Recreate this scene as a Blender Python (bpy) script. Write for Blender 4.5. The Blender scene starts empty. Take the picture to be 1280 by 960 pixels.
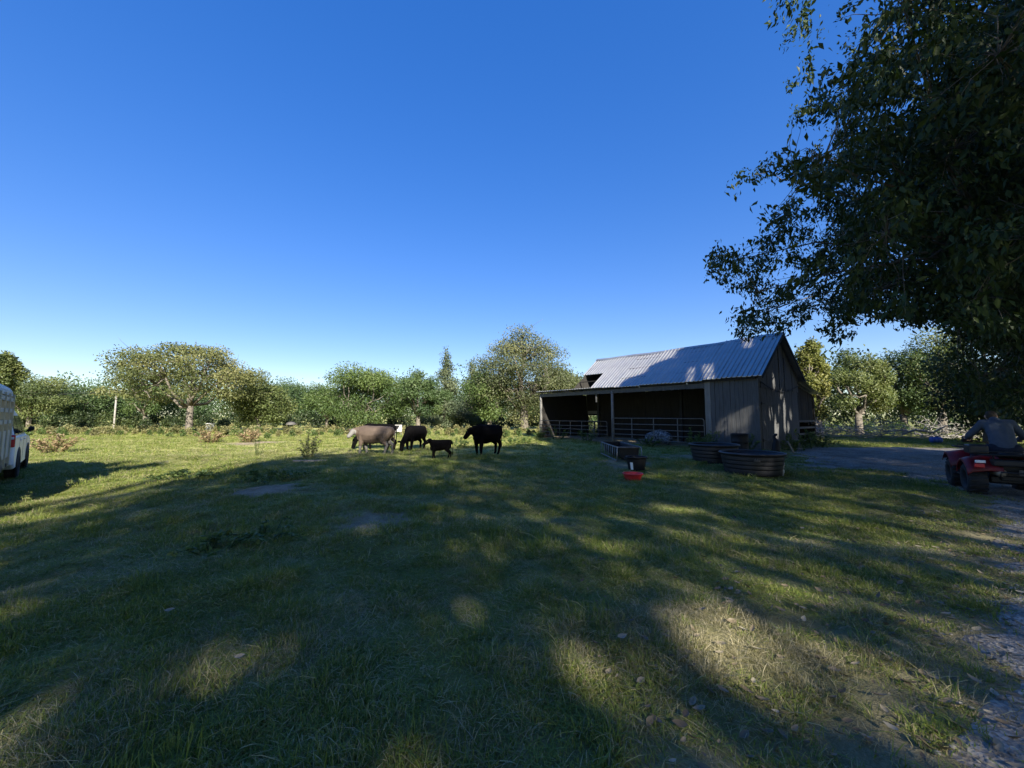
import bpy, bmesh, math, random
import numpy as np
from mathutils import Vector, Matrix, Quaternion

C = bpy.context.scene.collection
scene = bpy.context.scene
PI = math.pi
R = math.radians

# ------------------------------------------------------------------ camera
F = 490.0            # focal length of the photograph in pixels of its 1280 px width
PITCH = 0.0805
EYE = 1.6
cam_data = bpy.data.cameras.new('camera')
cam_data.sensor_width = 36.0
cam_data.lens = 36.0 * F / 1280.0
cam_data.clip_start = 0.05
cam_data.clip_end = 3000
cam = bpy.data.objects.new('camera', cam_data)
C.objects.link(cam)
cam.location = (0, 0, EYE)
cam.rotation_euler = (PI / 2 + PITCH, 0, 0)
scene.camera = cam

# ------------------------------------------------------------------ sky, sun, exposure
SUN_EL = R(29)
SUN_AZ = math.atan2(0.38, -1.0)      # clockwise from +Y: behind the viewer, a little to the right
world = bpy.data.worlds.new('World')
scene.world = world
world.use_nodes = True
wn = world.node_tree.nodes
wl = world.node_tree.links
wn.clear()
sky = wn.new('ShaderNodeTexSky')
sky.sky_type = 'NISHITA'
sky.sun_disc = False
sky.sun_elevation = SUN_EL
sky.sun_rotation = SUN_AZ
sky.altitude = 200
sky.air_density = 1.0
sky.dust_density = 0.3
sky.ozone_density = 3.0
hsv = wn.new('ShaderNodeHueSaturation')
hsv.inputs['Hue'].default_value = 0.525
hsv.inputs['Saturation'].default_value = 1.88
gam = wn.new('ShaderNodeGamma')
gam.inputs['Gamma'].default_value = 0.55
hsv.inputs['Value'].default_value = 1.0
bg = wn.new('ShaderNodeBackground')
bg.inputs['Strength'].default_value = 0.126
wo = wn.new('ShaderNodeOutputWorld')
wl.new(sky.outputs['Color'], gam.inputs['Color'])
wl.new(gam.outputs['Color'], hsv.inputs['Color'])
wl.new(hsv.outputs['Color'], bg.inputs['Color'])
wl.new(bg.outputs['Background'], wo.inputs['Surface'])

TO_SUN = Vector((math.sin(SUN_AZ) * math.cos(SUN_EL), math.cos(SUN_AZ) * math.cos(SUN_EL), math.sin(SUN_EL)))
sun_data = bpy.data.lights.new('sun', 'SUN')
sun_data.energy = 4.5
sun_data.angle = R(0.53)
sun_data.color = (1.0, 0.93, 0.80)
sun = bpy.data.objects.new('sun', sun_data)
C.objects.link(sun)
sun.location = TO_SUN * 60
sun.rotation_euler = TO_SUN.to_track_quat('Z', 'Y').to_euler()

scene.view_settings.view_transform = 'Standard'
scene.view_settings.look = 'None'
scene.view_settings.gamma = 1.0
scene.view_settings.exposure = 1.72
scene.view_settings.use_curve_mapping = False
scene.cycles.max_bounces = 8
scene.cycles.diffuse_bounces = 5
scene.cycles.transparent_max_bounces = 4

# ------------------------------------------------------------------ small helpers
def nrm(v):
    return v / np.maximum(np.linalg.norm(v, axis=-1, keepdims=True), 1e-9)

def ray(u, v):
    a, b = (u - 640) / F, (480 - v) / F
    c, s = math.cos(PITCH), math.sin(PITCH)
    return np.array([a, c - b * s, s + b * c])

def at(u, v, Y):
    d = ray(u, v)
    k = Y / d[1]
    return np.array([d[0] * k, Y, EYE + d[2] * k])

def ground_at(u, v):
    d = ray(u, v)
    k = EYE / -d[2]
    return np.array([d[0] * k, d[1] * k])

def sines(x, y, seed, wave, n=7):
    r = np.random.RandomState(seed)
    out = 0
    for i in range(n):
        a = r.rand() * 2 * PI
        w = wave * (0.6 + 0.9 * r.rand())
        out = out + np.sin((x * math.cos(a) + y * math.sin(a)) * 2 * PI / w + r.rand() * 6.28)
    return out / math.sqrt(n / 2.0)        # about unit variance

def gz(x, y):
    x = np.asarray(x, float); y = np.asarray(y, float)
    h = 0.022 * sines(x, y, 1, 3.2) + 0.013 * sines(x, y, 2, 1.3) + 0.05 * sines(x, y, 3, 14)
    d = np.hypot(x, y)
    return h * np.clip((d - 0.5) / 3.0, 0.25, 1) * np.clip(1.3 - d / 60.0, 0.3, 1) 

def setp(o, label=None, cat=None, group=None, kind=None):
    if label: o['label'] = label
    if cat: o['category'] = cat
    if group: o['group'] = group
    if kind: o['kind'] = kind
    return o

def thing(name, label, cat, loc=(0, 0, 0), rotz=0, group=None):
    o = bpy.data.objects.new(name, None)
    o.empty_display_size = 0.3
    C.objects.link(o)
    o.location = loc
    o.rotation_euler = (0, 0, rotz)
    return setp(o, label, cat, group)

def link(name, mesh, parent=None):
    o = bpy.data.objects.new(name, mesh)
    C.objects.link(o)
    if parent: o.parent = parent
    return o

def copy_tree(o, parent=None):
    c = o.copy()
    C.objects.link(c)
    if parent: c.parent = parent
    for ch in list(o.children):
        copy_tree(ch, c)
    return c

class MB:
    """collects boxes, tubes, lathes ... and links them as ONE mesh object"""
    def __init__(self):
        self.v, self.f, self.m, self.sm = [], [], [], []
    def add(self, vs, fs, mi=0, smooth=False):
        n = len(self.v)
        self.v += [tuple(p) for p in vs]
        self.f += [tuple(i + n for i in f) for f in fs]
        self.m += [mi] * len(fs)
        self.sm += [smooth] * len(fs)
        return self
    def box(self, c, s, rot=None, mi=0, taper=1.0):
        hx, hy, hz = s[0] / 2, s[1] / 2, s[2] / 2
        vs = [Vector((x * hx * (taper if z > 0 else 1), y * hy * (taper if z > 0 else 1), z * hz)) for z in (-1, 1) for y in (-1, 1) for x in (-1, 1)]
        if rot is not None:
            vs = [rot @ p for p in vs]
        c = Vector(c)
        vs = [p + c for p in vs]
        return self.add(vs, [(0, 2, 3, 1), (4, 5, 7, 6), (0, 1, 5, 4), (2, 6, 7, 3), (0, 4, 6, 2), (1, 3, 7, 5)], mi)
    def tube(self, pts, r, n=8, mi=0, cap=True, smooth=True):
        pts = [Vector(p) for p in pts]
        rs = r if isinstance(r, (list, tuple)) else [r] * len(pts)
        vs, fs = [], []
        up = Vector((0.13, 0.31, 0.94))
        prev = None
        for i, p in enumerate(pts):
            t = (pts[min(i + 1, len(pts) - 1)] - pts[max(i - 1, 0)])
            t = t.normalized() if t.length > 1e-9 else Vector((0, 0, 1))
            a = prev if prev is not None else t.orthogonal()
            a = (a - t * a.dot(t))
            a = a.normalized() if a.length > 1e-6 else t.orthogonal().normalized()
            prev = a
            b = t.cross(a)
            for k in range(n):
                an = 2 * PI * k / n
                vs.append(p + (a * math.cos(an) + b * math.sin(an)) * rs[i])
        for i in range(len(pts) - 1):
            for k in range(n):
                k2 = (k + 1) % n
                fs.append((i * n + k, i * n + k2, (i + 1) * n + k2, (i + 1) * n + k))
        if cap:
            fs.append(tuple(range(n - 1, -1, -1)))
            fs.append(tuple((len(pts) - 1) * n + k for k in range(n)))
        return self.add(vs, fs, mi, smooth)
    def lathe(self, prof, n=24, c=(0, 0, 0), sx=1.0, sy=1.0, axis='z', mi=0, smooth=True, closed=False):
        vs, fs = [], []
        for (r, z) in prof:
            for k in range(n):
                a = 2 * PI * k / n
                p = (r * math.cos(a) * sx, r * math.sin(a) * sy, z)
                if axis == 'x': p = (p[2], p[0], p[1])
                vs.append((p[0] + c[0], p[1] + c[1], p[2] + c[2]))
        m = len(prof)
        for i in range(m if closed else m - 1):
            j = (i + 1) % m
            for k in range(n):
                k2 = (k + 1) % n
                fs.append((i * n + k, i * n + k2, j * n + k2, j * n + k))
        return self.add(vs, fs, mi, smooth)
    def prism(self, poly, x0, x1, mi=0):
        """poly of (y, z) extruded along x"""
        n = len(poly)
        vs = [(x0, y, z) for y, z in poly] + [(x1, y, z) for y, z in poly]
        fs = [(i, (i + 1) % n, n + (i + 1) % n, n + i) for i in range(n)]
        fs += [tuple(range(n - 1, -1, -1)), tuple(range(n, 2 * n))]
        return self.add(vs, fs, mi)
    def mesh(self, name, mats):
        me = bpy.data.meshes.new(name)
        me.from_pydata(self.v, [], self.f)
        for mt in (mats if isinstance(mats, (list, tuple)) else [mats]):
            me.materials.append(mt)
        me.polygons.foreach_set('material_index', self.m)
        me.polygons.foreach_set('use_smooth', self.sm)
        me.update()
        return me
    def build(self, name, mats, parent=None, bevel=0, seg=2):
        me = self.mesh(name, mats)
        if bevel:
            bm = bmesh.new(); bm.from_mesh(me)
            bmesh.ops.remove_doubles(bm, verts=bm.verts, dist=1e-5)
            es = [e for e in bm.edges if len(e.link_faces) == 2 and e.calc_face_angle(0) > 0.5]
            bmesh.ops.bevel(bm, geom=es, offset=bevel, segments=seg, affect='EDGES', profile=0.5, clamp_overlap=True)
            bm.to_mesh(me); bm.free(); me.update()
        return link(name, me, parent)

def mesh_arrays(name, V, tris, mats, mi=None, attrs=(), smooth=False):
    """fast triangle mesh from numpy arrays; attrs = (name, type, domain, array)"""
    me = bpy.data.meshes.new(name)
    V = np.ascontiguousarray(V, np.float32); tris = np.ascontiguousarray(tris, np.int32)
    k = tris.shape[1]
    me.vertices.add(len(V)); me.vertices.foreach_set('co', V.ravel())
    me.loops.add(tris.size); me.loops.foreach_set('vertex_index', tris.ravel())
    me.polygons.add(len(tris))
    me.polygons.foreach_set('loop_start', np.arange(len(tris), dtype=np.int32) * k)
    me.polygons.foreach_set('loop_total', np.full(len(tris), k, np.int32))
    for mt in (mats if isinstance(mats, (list, tuple)) else [mats]):
        me.materials.append(mt)
    if mi is not None: me.polygons.foreach_set('material_index', np.ascontiguousarray(mi, np.int32))
    if smooth: me.polygons.foreach_set('use_smooth', np.ones(len(tris), bool))
    me.update(calc_edges=True)
    for an, ty, dom, arr in attrs:
        a = me.attributes.new(an, ty, dom)
        arr = np.ascontiguousarray(arr, np.float32 if ty != 'INT' else np.int32)
        a.data.foreach_set('vector' if ty == 'FLOAT_VECTOR' else 'value', arr.ravel())
    me.validate()
    return me

# ------------------------------------------------------------------ materials
class NT:
    def __init__(self, name):
        self.m = bpy.data.materials.new(name); self.m.use_nodes = True
        self.t = self.m.node_tree; self.n = self.t.nodes; self.l = self.t.links
        self.p = self.n['Principled BSDF']; self.out = self.n['Material Output']
    def node(self, ty, **kw):
        n = self.n.new(ty)
        for k, v in kw.items():
            if hasattr(n, k): setattr(n, k, v)
        return n
    def noise(self, scale, detail=4, rough=0.6, vec=None, stretch=None):
        n = self.node('ShaderNodeTexNoise')
        n.inputs['Scale'].default_value = scale; n.inputs['Detail'].default_value = detail; n.inputs['Roughness'].default_value = rough
        if vec is None:
            vec = self.node('ShaderNodeTexCoord').outputs['Object']
        if stretch:
            mp = self.node('ShaderNodeMapping'); mp.inputs['Scale'].default_value = stretch
            self.l.new(vec, mp.inputs['Vector']); vec = mp.outputs['Vector']
        self.l.new(vec, n.inputs['Vector'])
        return n.outputs['Fac']
    def pos(self):
        return self.node('ShaderNodeNewGeometry').outputs['Position']
    def ramp(self, fac, stops):
        r = self.node('ShaderNodeValToRGB')
        while len(r.color_ramp.elements) < len(stops): r.color_ramp.elements.new(0.5)
        for e, (p, c) in zip(r.color_ramp.elements, stops):
            e.position = p; e.color = (c[0], c[1], c[2], 1)
        self.l.new(fac, r.inputs['Fac'])
        return r.outputs['Color']
    def mix(self, fac, a, b, mode='MIX'):
        m = self.node('ShaderNodeMix', data_type='RGBA'); m.blend_type = mode
        for sock, val in ((m.inputs[0], fac), (m.inputs[6], a), (m.inputs[7], b)):
            if isinstance(val, (int, float)): sock.default_value = val
            elif isinstance(val, tuple): sock.default_value = (*val[:3], 1)
            else: self.l.new(val, sock)
        return m.outputs[2]
    def math(self, op, a, b=0.0, clamp=False):
        m = self.node('ShaderNodeMath', operation=op); m.use_clamp = clamp
        for sock, val in ((m.inputs[0], a), (m.inputs[1], b)):
            if isinstance(val, (int, float)): sock.default_value = val
            else: self.l.new(val, sock)
        return m.outputs[0]
    def attr(self, name, out='Fac'):
        a = self.node('ShaderNodeAttribute', attribute_name=name); return a.outputs[out]
    def bump(self, h, strength=0.4, dist=0.02):
        b = self.node('ShaderNodeBump'); b.inputs['Strength'].default_value = strength; b.inputs['Distance'].default_value = dist
        self.l.new(h, b.inputs['Height']); self.l.new(b.outputs['Normal'], self.p.inputs['Normal'])
    def base(self, c):
        if isinstance(c, tuple): self.p.inputs['Base Color'].default_value = (*c[:3], 1)
        else: self.l.new(c, self.p.inputs['Base Color'])
    def set(self, rough=None, metal=None, spec=None):
        if rough is not None: self.p.inputs['Roughness'].default_value = rough
        if metal is not None: self.p.inputs['Metallic'].default_value = metal
        if spec is not None: self.p.inputs['Specular IOR Level'].default_value = spec
        return self
    def rnd(self):
        return self.node('ShaderNodeObjectInfo').outputs['Random']
    def translucent(self, col, amount):
        tr = self.node('ShaderNodeBsdfTranslucent')
        if isinstance(col, tuple): tr.inputs['Color'].default_value = (*col[:3], 1)
        else: self.l.new(col, tr.inputs['Color'])
        mx = self.node('ShaderNodeMixShader'); mx.inputs[0].default_value = amount
        self.l.new(self.p.outputs[0], mx.inputs[1]); self.l.new(tr.outputs[0], mx.inputs[2])
        self.l.new(mx.outputs[0], self.out.inputs['Surface'])

def simple(name, col, rough=0.6, metal=0.0, var=0.15, scale=6.0, spec=0.4, bump=0.0):
    t = NT(name); t.set(rough, metal, spec)
    f = t.noise(scale, 5)
    lo = tuple(c * (1 - var) for c in col); hi = tuple(min(1, c * (1 + var)) for c in col)
    t.base(t.ramp(f, [(0.3, lo), (0.7, hi)]))
    if bump: t.bump(t.noise(scale * 8, 4), bump, 0.01)
    return t.m

def leaf_mat(name, dark, mid, light, trans=0.35, rough=0.5, spec=0.3):
    t = NT(name); t.set(rough, 0, spec)
    c = t.ramp(t.attr('tint'), [(0.0, dark), (0.5, mid), (1.0, light)])
    t.base(c)
    t.translucent(t.mix(1.0, c, (1.1, 1.15, 0.6), 'MULTIPLY'), trans)
    return t.m

def wood_mat(name, lo, hi, var=0.35):
    t = NT(name); t.set(0.85, 0, 0.2)
    rn = t.rnd()
    oc = t.node('ShaderNodeTexCoord').outputs['Object']
    mp = t.node('ShaderNodeMapping'); mp.inputs['Scale'].default_value = (18, 18, 1.1)
    t.l.new(oc, mp.inputs['Vector'])
    cm = t.node('ShaderNodeCombineXYZ'); t.l.new(t.math('MULTIPLY', rn, 40.0), cm.inputs[0]); t.l.new(t.math('MULTIPLY', rn, 17.0), cm.inputs[2])
    va = t.node('ShaderNodeVectorMath', operation='ADD'); t.l.new(mp.outputs[0], va.inputs[0]); t.l.new(cm.outputs[0], va.inputs[1])
    n1 = t.node('ShaderNodeTexNoise'); n1.inputs['Scale'].default_value = 1.6; n1.inputs['Detail'].default_value = 8; n1.inputs['Roughness'].default_value = 0.65
    t.l.new(va.outputs[0], n1.inputs['Vector'])
    c = t.ramp(n1.outputs['Fac'], [(0.25, lo), (0.75, hi)])
    st = t.noise(1.3, 3)
    c = t.mix(t.math('MULTIPLY', st, 0.5), c, tuple(x * 0.45 for x in lo))
    c = t.mix(t.math('MULTIPLY', rn, var * 1.6), c, tuple(x * 0.5 for x in hi))
    t.base(c)
    t.bump(n1.outputs['Fac'], 0.5, 0.01)
    return t.m

M = {}
M['wood'] = wood_mat('weathered_wood', (0.05, 0.051, 0.052), (0.18, 0.183, 0.185))
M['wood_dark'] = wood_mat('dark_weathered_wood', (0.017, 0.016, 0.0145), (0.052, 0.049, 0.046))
M['wood_pale'] = wood_mat('pale_weathered_wood', (0.15, 0.145, 0.135), (0.33, 0.32, 0.30), 0.15)

def metal_roof():
    t = NT('galvanised_sheet'); t.set(0.42, 0.75, 0.4)
    n = t.noise(1.2, 6, 0.7); rn = t.rnd()
    c = t.ramp(n, [(0.3, (0.36, 0.355, 0.345)), (0.55, (0.46, 0.455, 0.44)), (0.8, (0.38, 0.35, 0.31))])
    st = t.noise(1.0, 5, 0.6, stretch=(0.6, 9.0, 0.6))
    c = t.mix(t.ramp(st, [(0.55, (0, 0, 0)), (0.8, (0.55, 0.55, 0.55))]), c, (0.24, 0.165, 0.11))
    c = t.mix(t.math('MULTIPLY', rn, 0.35), c, (0.33, 0.34, 0.35))
    t.base(c)
    t.l.new(t.ramp(n, [(0.3, (0.27, 0.27, 0.27)), (0.8, (0.42, 0.42, 0.42))]), t.p.inputs['Roughness'])
    t.bump(t.noise(3.0, 3), 0.12, 0.03)
    return t.m
M['roof'] = metal_roof()
M['galv'] = simple('galvanised_tube', (0.13, 0.13, 0.13), 0.6, 0.3, 0.25, 12)
M['galv_pale'] = simple('pale_pipe', (0.27, 0.27, 0.26), 0.5, 0.2, 0.2, 12)
M['tube_grey'] = simple('dull_grey_tube', (0.10, 0.095, 0.09), 0.7, 0.2, 0.3, 9)
M['rubber'] = simple('black_rubber', (0.018, 0.018, 0.02), 0.7, 0, 0.4, 5, 0.35, 0.2)
M['black_plastic'] = simple('black_plastic', (0.012, 0.0125, 0.015), 0.5, 0, 0.35, 4, 0.2)
M['tank'] = simple('black_stock_tank', (0.012, 0.012, 0.016), 0.45, 0, 0.5, 3, 0.45, 0.15)
M['red_plastic'] = simple('red_feed_pan', (0.50, 0.028, 0.03), 0.5, 0, 0.18, 8, 0.4)
M['red_paint'] = simple('red_fender', (0.15, 0.007, 0.011), 0.45, 0, 0.45, 5, 0.4)
M['white_paint'] = simple('white_car_paint', (0.80, 0.80, 0.80), 0.28, 0, 0.03, 3, 0.5)
M['white_plain'] = simple('white_painted', (0.75, 0.75, 0.73), 0.5, 0, 0.08, 8)
M['pvc'] = simple('white_pvc', (0.50, 0.49, 0.46), 0.5, 0, 0.2, 14)
M['glass_dark'] = simple('dark_glass', (0.02, 0.024, 0.03), 0.06, 0, 0.05, 3, 0.6)
M['red_lens'] = simple('red_lens', (0.55, 0.02, 0.03), 0.2, 0, 0.1, 20, 0.5)
M['white_lens'] = simple('white_lens', (0.7, 0.72, 0.75), 0.15, 0, 0.1, 20, 0.6)
M['chrome'] = simple('bright_metal', (0.6, 0.6, 0.6), 0.25, 0.9, 0.1, 5)
M['trailer_grey'] = simple('trailer_grey_paint', (0.42, 0.41, 0.39), 0.5, 0.1, 0.15, 4)
M['trailer_cream'] = simple('trailer_cream_post', (0.55, 0.49, 0.33), 0.6, 0, 0.15, 6)
M['blue_plastic'] = simple('blue_plastic', (0.03, 0.08, 0.32), 0.45, 0, 0.15, 5)
M['bark'] = simple('bark', (0.13, 0.115, 0.095), 0.9, 0, 0.5, 5, 0.15, 0.9)
M['bark_pale'] = simple('pale_bark', (0.17, 0.155, 0.135), 0.9, 0, 0.45, 4, 0.15, 0.9)
M['dead_wood'] = simple('dead_branch', (0.25, 0.235, 0.215), 0.9, 0, 0.4, 4, 0.15, 0.5)
M['stone'] = simple('gravel_stone', (0.19, 0.178, 0.158), 0.85, 0, 0.45, 2.2, 0.25, 0.4)

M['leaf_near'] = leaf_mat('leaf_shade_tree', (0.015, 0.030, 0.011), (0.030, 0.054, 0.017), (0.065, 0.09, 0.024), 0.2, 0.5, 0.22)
M['leaf_green'] = leaf_mat('leaf_green', (0.036, 0.066, 0.02), (0.082, 0.125, 0.036), (0.15, 0.195, 0.058))
M['leaf_mid'] = leaf_mat('leaf_mid_green', (0.03, 0.058, 0.024), (0.062, 0.102, 0.038), (0.115, 0.158, 0.058))
M['leaf_canopy'] = leaf_mat('leaf_canopy', (0.07, 0.105, 0.028), (0.115, 0.165, 0.045), (0.17, 0.22, 0.065), .5)
M['leaf_olive'] = leaf_mat('leaf_olive', (0.047, 0.07, 0.024), (0.105, 0.135, 0.044), (0.185, 0.20, 0.07))
M['leaf_oak'] = leaf_mat('leaf_oak', (0.055, 0.074, 0.026), (0.122, 0.137, 0.048), (0.205, 0.195, 0.08))
M['leaf_cedar'] = leaf_mat('leaf_cedar', (0.035, 0.055, 0.03), (0.07, 0.095, 0.05), (0.125, 0.145, 0.075), 0.15)
M['leaf_tall'] = leaf_mat('leaf_tall_tree', (0.05, 0.066, 0.034), (0.105, 0.122, 0.056), (0.19, 0.195, 0.085))
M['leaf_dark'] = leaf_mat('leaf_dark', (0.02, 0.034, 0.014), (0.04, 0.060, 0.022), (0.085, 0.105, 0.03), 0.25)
M['leaf_yellow'] = leaf_mat('leaf_yellow', (0.06, 0.08, 0.024), (0.14, 0.155, 0.042), (0.24, 0.23, 0.07))
M['leaf_red'] = leaf_mat('leaf_red_weed', (0.14, 0.11, 0.055), (0.25, 0.18, 0.10), (0.34, 0.26, 0.16))
M['leaf_brown'] = leaf_mat('leaf_dry_weed', (0.10, 0.10, 0.045), (0.21, 0.20, 0.085), (0.33, 0.31, 0.16))
M['leaf_weed'] = leaf_mat('leaf_weed', (0.045, 0.08, 0.024), (0.085, 0.135, 0.042), (0.15, 0.20, 0.065))
M['leaf_fallen'] = leaf_mat('leaf_fallen', (0.085, 0.065, 0.04), (0.17, 0.135, 0.085), (0.30, 0.27, 0.20), 0.1)

def grass_mat(name, stops, dry, drymix):
    t = NT(name); t.set(0.55, 0, 0.25)
    p = t.pos()
    big = t.noise(0.55, 5, 0.65, vec=p)
    fine = t.noise(7.0, 3, 0.6, vec=p)
    f = t.math('ADD', t.math('MULTIPLY', big, 0.55), t.math('MULTIPLY', fine, 0.45))
    f = t.math('ADD', t.math('MULTIPLY', f, 0.7), t.math('MULTIPLY', t.attr('tint'), 0.3))
    c = t.ramp(f, [(0.32, stops[0]), (0.5, stops[1]), (0.68, stops[2])])
    d = t.noise(1.1, 4, 0.6, vec=p)
    dm = t.math('GREATER_THAN', t.math('ADD', t.math('MULTIPLY', t.attr('tint'), 0.5), t.math('MULTIPLY', d, 0.5)), drymix)
    c = t.mix(dm, c, dry)
    t.base(c)
    t.translucent(t.mix(1.0, c, (1.05, 1.1, 0.6), 'MULTIPLY'), 0.35)
    return t.m
M['grass'] = grass_mat('pasture_grass', [(0.112, 0.162, 0.032), (0.19, 0.235, 0.048), (0.285, 0.295, 0.07)], (0.40, 0.355, 0.175), 0.68)
M['grass_dry'] = grass_mat('dry_grass', [(0.15, 0.14, 0.06), (0.26, 0.23, 0.115), (0.38, 0.34, 0.20)], (0.42, 0.37, 0.24), 0.6)

def ground_mat():
    t = NT('pasture_soil'); t.set(0.95, 0, 0.1)
    p = t.pos()
    a = t.noise(0.35, 6, 0.65, vec=p); b = t.noise(4.0, 6, 0.7, vec=p); c3 = t.noise(75.0, 4, 0.75, vec=p)
    f = t.math('ADD', t.math('ADD', t.math('MULTIPLY', a, 0.32), t.math('MULTIPLY', b, 0.30)), t.math('MULTIPLY', c3, 0.38))
    g = t.ramp(f, [(0.33, (0.075, 0.085, 0.03)), (0.5, (0.165, 0.178, 0.058)), (0.64, (0.31, 0.28, 0.125))])
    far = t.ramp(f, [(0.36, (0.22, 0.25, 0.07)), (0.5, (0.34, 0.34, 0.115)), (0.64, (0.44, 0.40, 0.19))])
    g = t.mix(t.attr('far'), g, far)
    soil = t.ramp(t.math('ADD', t.math('MULTIPLY', b, 0.5), t.math('MULTIPLY', c3, 0.5)), [(0.35, (0.14, 0.112, 0.074)), (0.55, (0.31, 0.255, 0.178)), (0.7, (0.47, 0.40, 0.30))])
    g = t.mix(t.attr('dirt'), g, soil)
    t.base(g)
    t.bump(t.math('ADD', b, c3), 0.7, 0.05)
    return t.m
M['ground'] = ground_mat()

def gravel_mat():
    t = NT('gravel_drive'); t.set(0.95, 0, 0.15)
    p = t.pos()
    v = t.node('ShaderNodeTexVoronoi'); v.inputs['Scale'].default_value = 48; t.l.new(p, v.inputs['Vector'])
    b = t.noise(0.9, 6, 0.7, vec=p); c3 = t.noise(40, 4, 0.7, vec=p)
    sep = t.node('ShaderNodeSeparateColor'); t.l.new(v.outputs['Color'], sep.inputs[0])
    c = t.ramp(sep.outputs[0], [(0.1, (0.17, 0.155, 0.13)), (0.6, (0.27, 0.25, 0.215)), (0.95, (0.37, 0.345, 0.30))])
    c = t.mix(t.ramp(b, [(0.45, (0, 0, 0)), (0.66, (0.75, 0.75, 0.75))]), c, t.ramp(c3, [(0.3, (0.075, 0.06, 0.042)), (0.7, (0.16, 0.13, 0.095))]))
    t.base(c); t.bump(t.math('ADD', v.outputs['Distance'], c3), 0.5, 0.015)
    return t.m
M['gravel'] = gravel_mat()

# ------------------------------------------------------------------ barn frame (shared by the sun mask below)
BARN = np.array([10.95, 17.5, 0.0]); BA = 0.65
GD = np.array([math.cos(BA), math.sin(BA), 0]); FD = np.array([-math.sin(BA), math.cos(BA), 0])
BW, EAVE, RIDGE = 5.05, 3.38, 5.62
SLOPE = (RIDGE - EAVE) / (BW / 2 + 0.25)

# ------------------------------------------------------------------ where sunlight gets through the shade trees' crowns
EDGE = np.array([ground_at(u, v) for u, v in ((-260, 690), (-60, 655), (0, 634), (25, 611), (90, 592), (160, 580), (220, 574), (300, 569), (400, 570), (425, 560), (445, 558.5), (520, 558), (560, 559.5), (640, 557), (672, 551))])
EDGE = EDGE[np.argsort(EDGE[:, 0])]
PATCH = []
for (u, v, ru, rv) in ((300, 800, 50, 14), (555, 760, 24, 9), (955, 738, 42, 13), (925, 693, 24, 7), (880, 785, 60, 22), (955, 815, 75, 28), (835, 770, 30, 12), (720, 822, 36, 10),
                       (18, 935, 50, 26), (30, 890, 20, 10), (510, 945, 60, 24), (840, 632, 24, 4), (760, 681, 45, 4), (1130, 674, 45, 3), (1130, 655, 30, 3), (1030, 660, 22, 4), 
                       (1075, 592, 40, 2), (1130, 596, 20, 2), (900, 668, 14, 4), (980, 668, 18, 4), (1000, 640, 10, 2), (230, 578, 8, 3), (60, 640, 40, 10), (675, 553, 12, 3)):
    c = ground_at(u, v); a = ground_at(u, v - rv); b = ground_at(u, v + rv)
    PATCH.append((c[0], c[1], ru / F * c[1], (a[1] - b[1]) / 2))
PATCH = np.array(PATCH)
SD = -np.array(TO_SUN)

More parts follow.
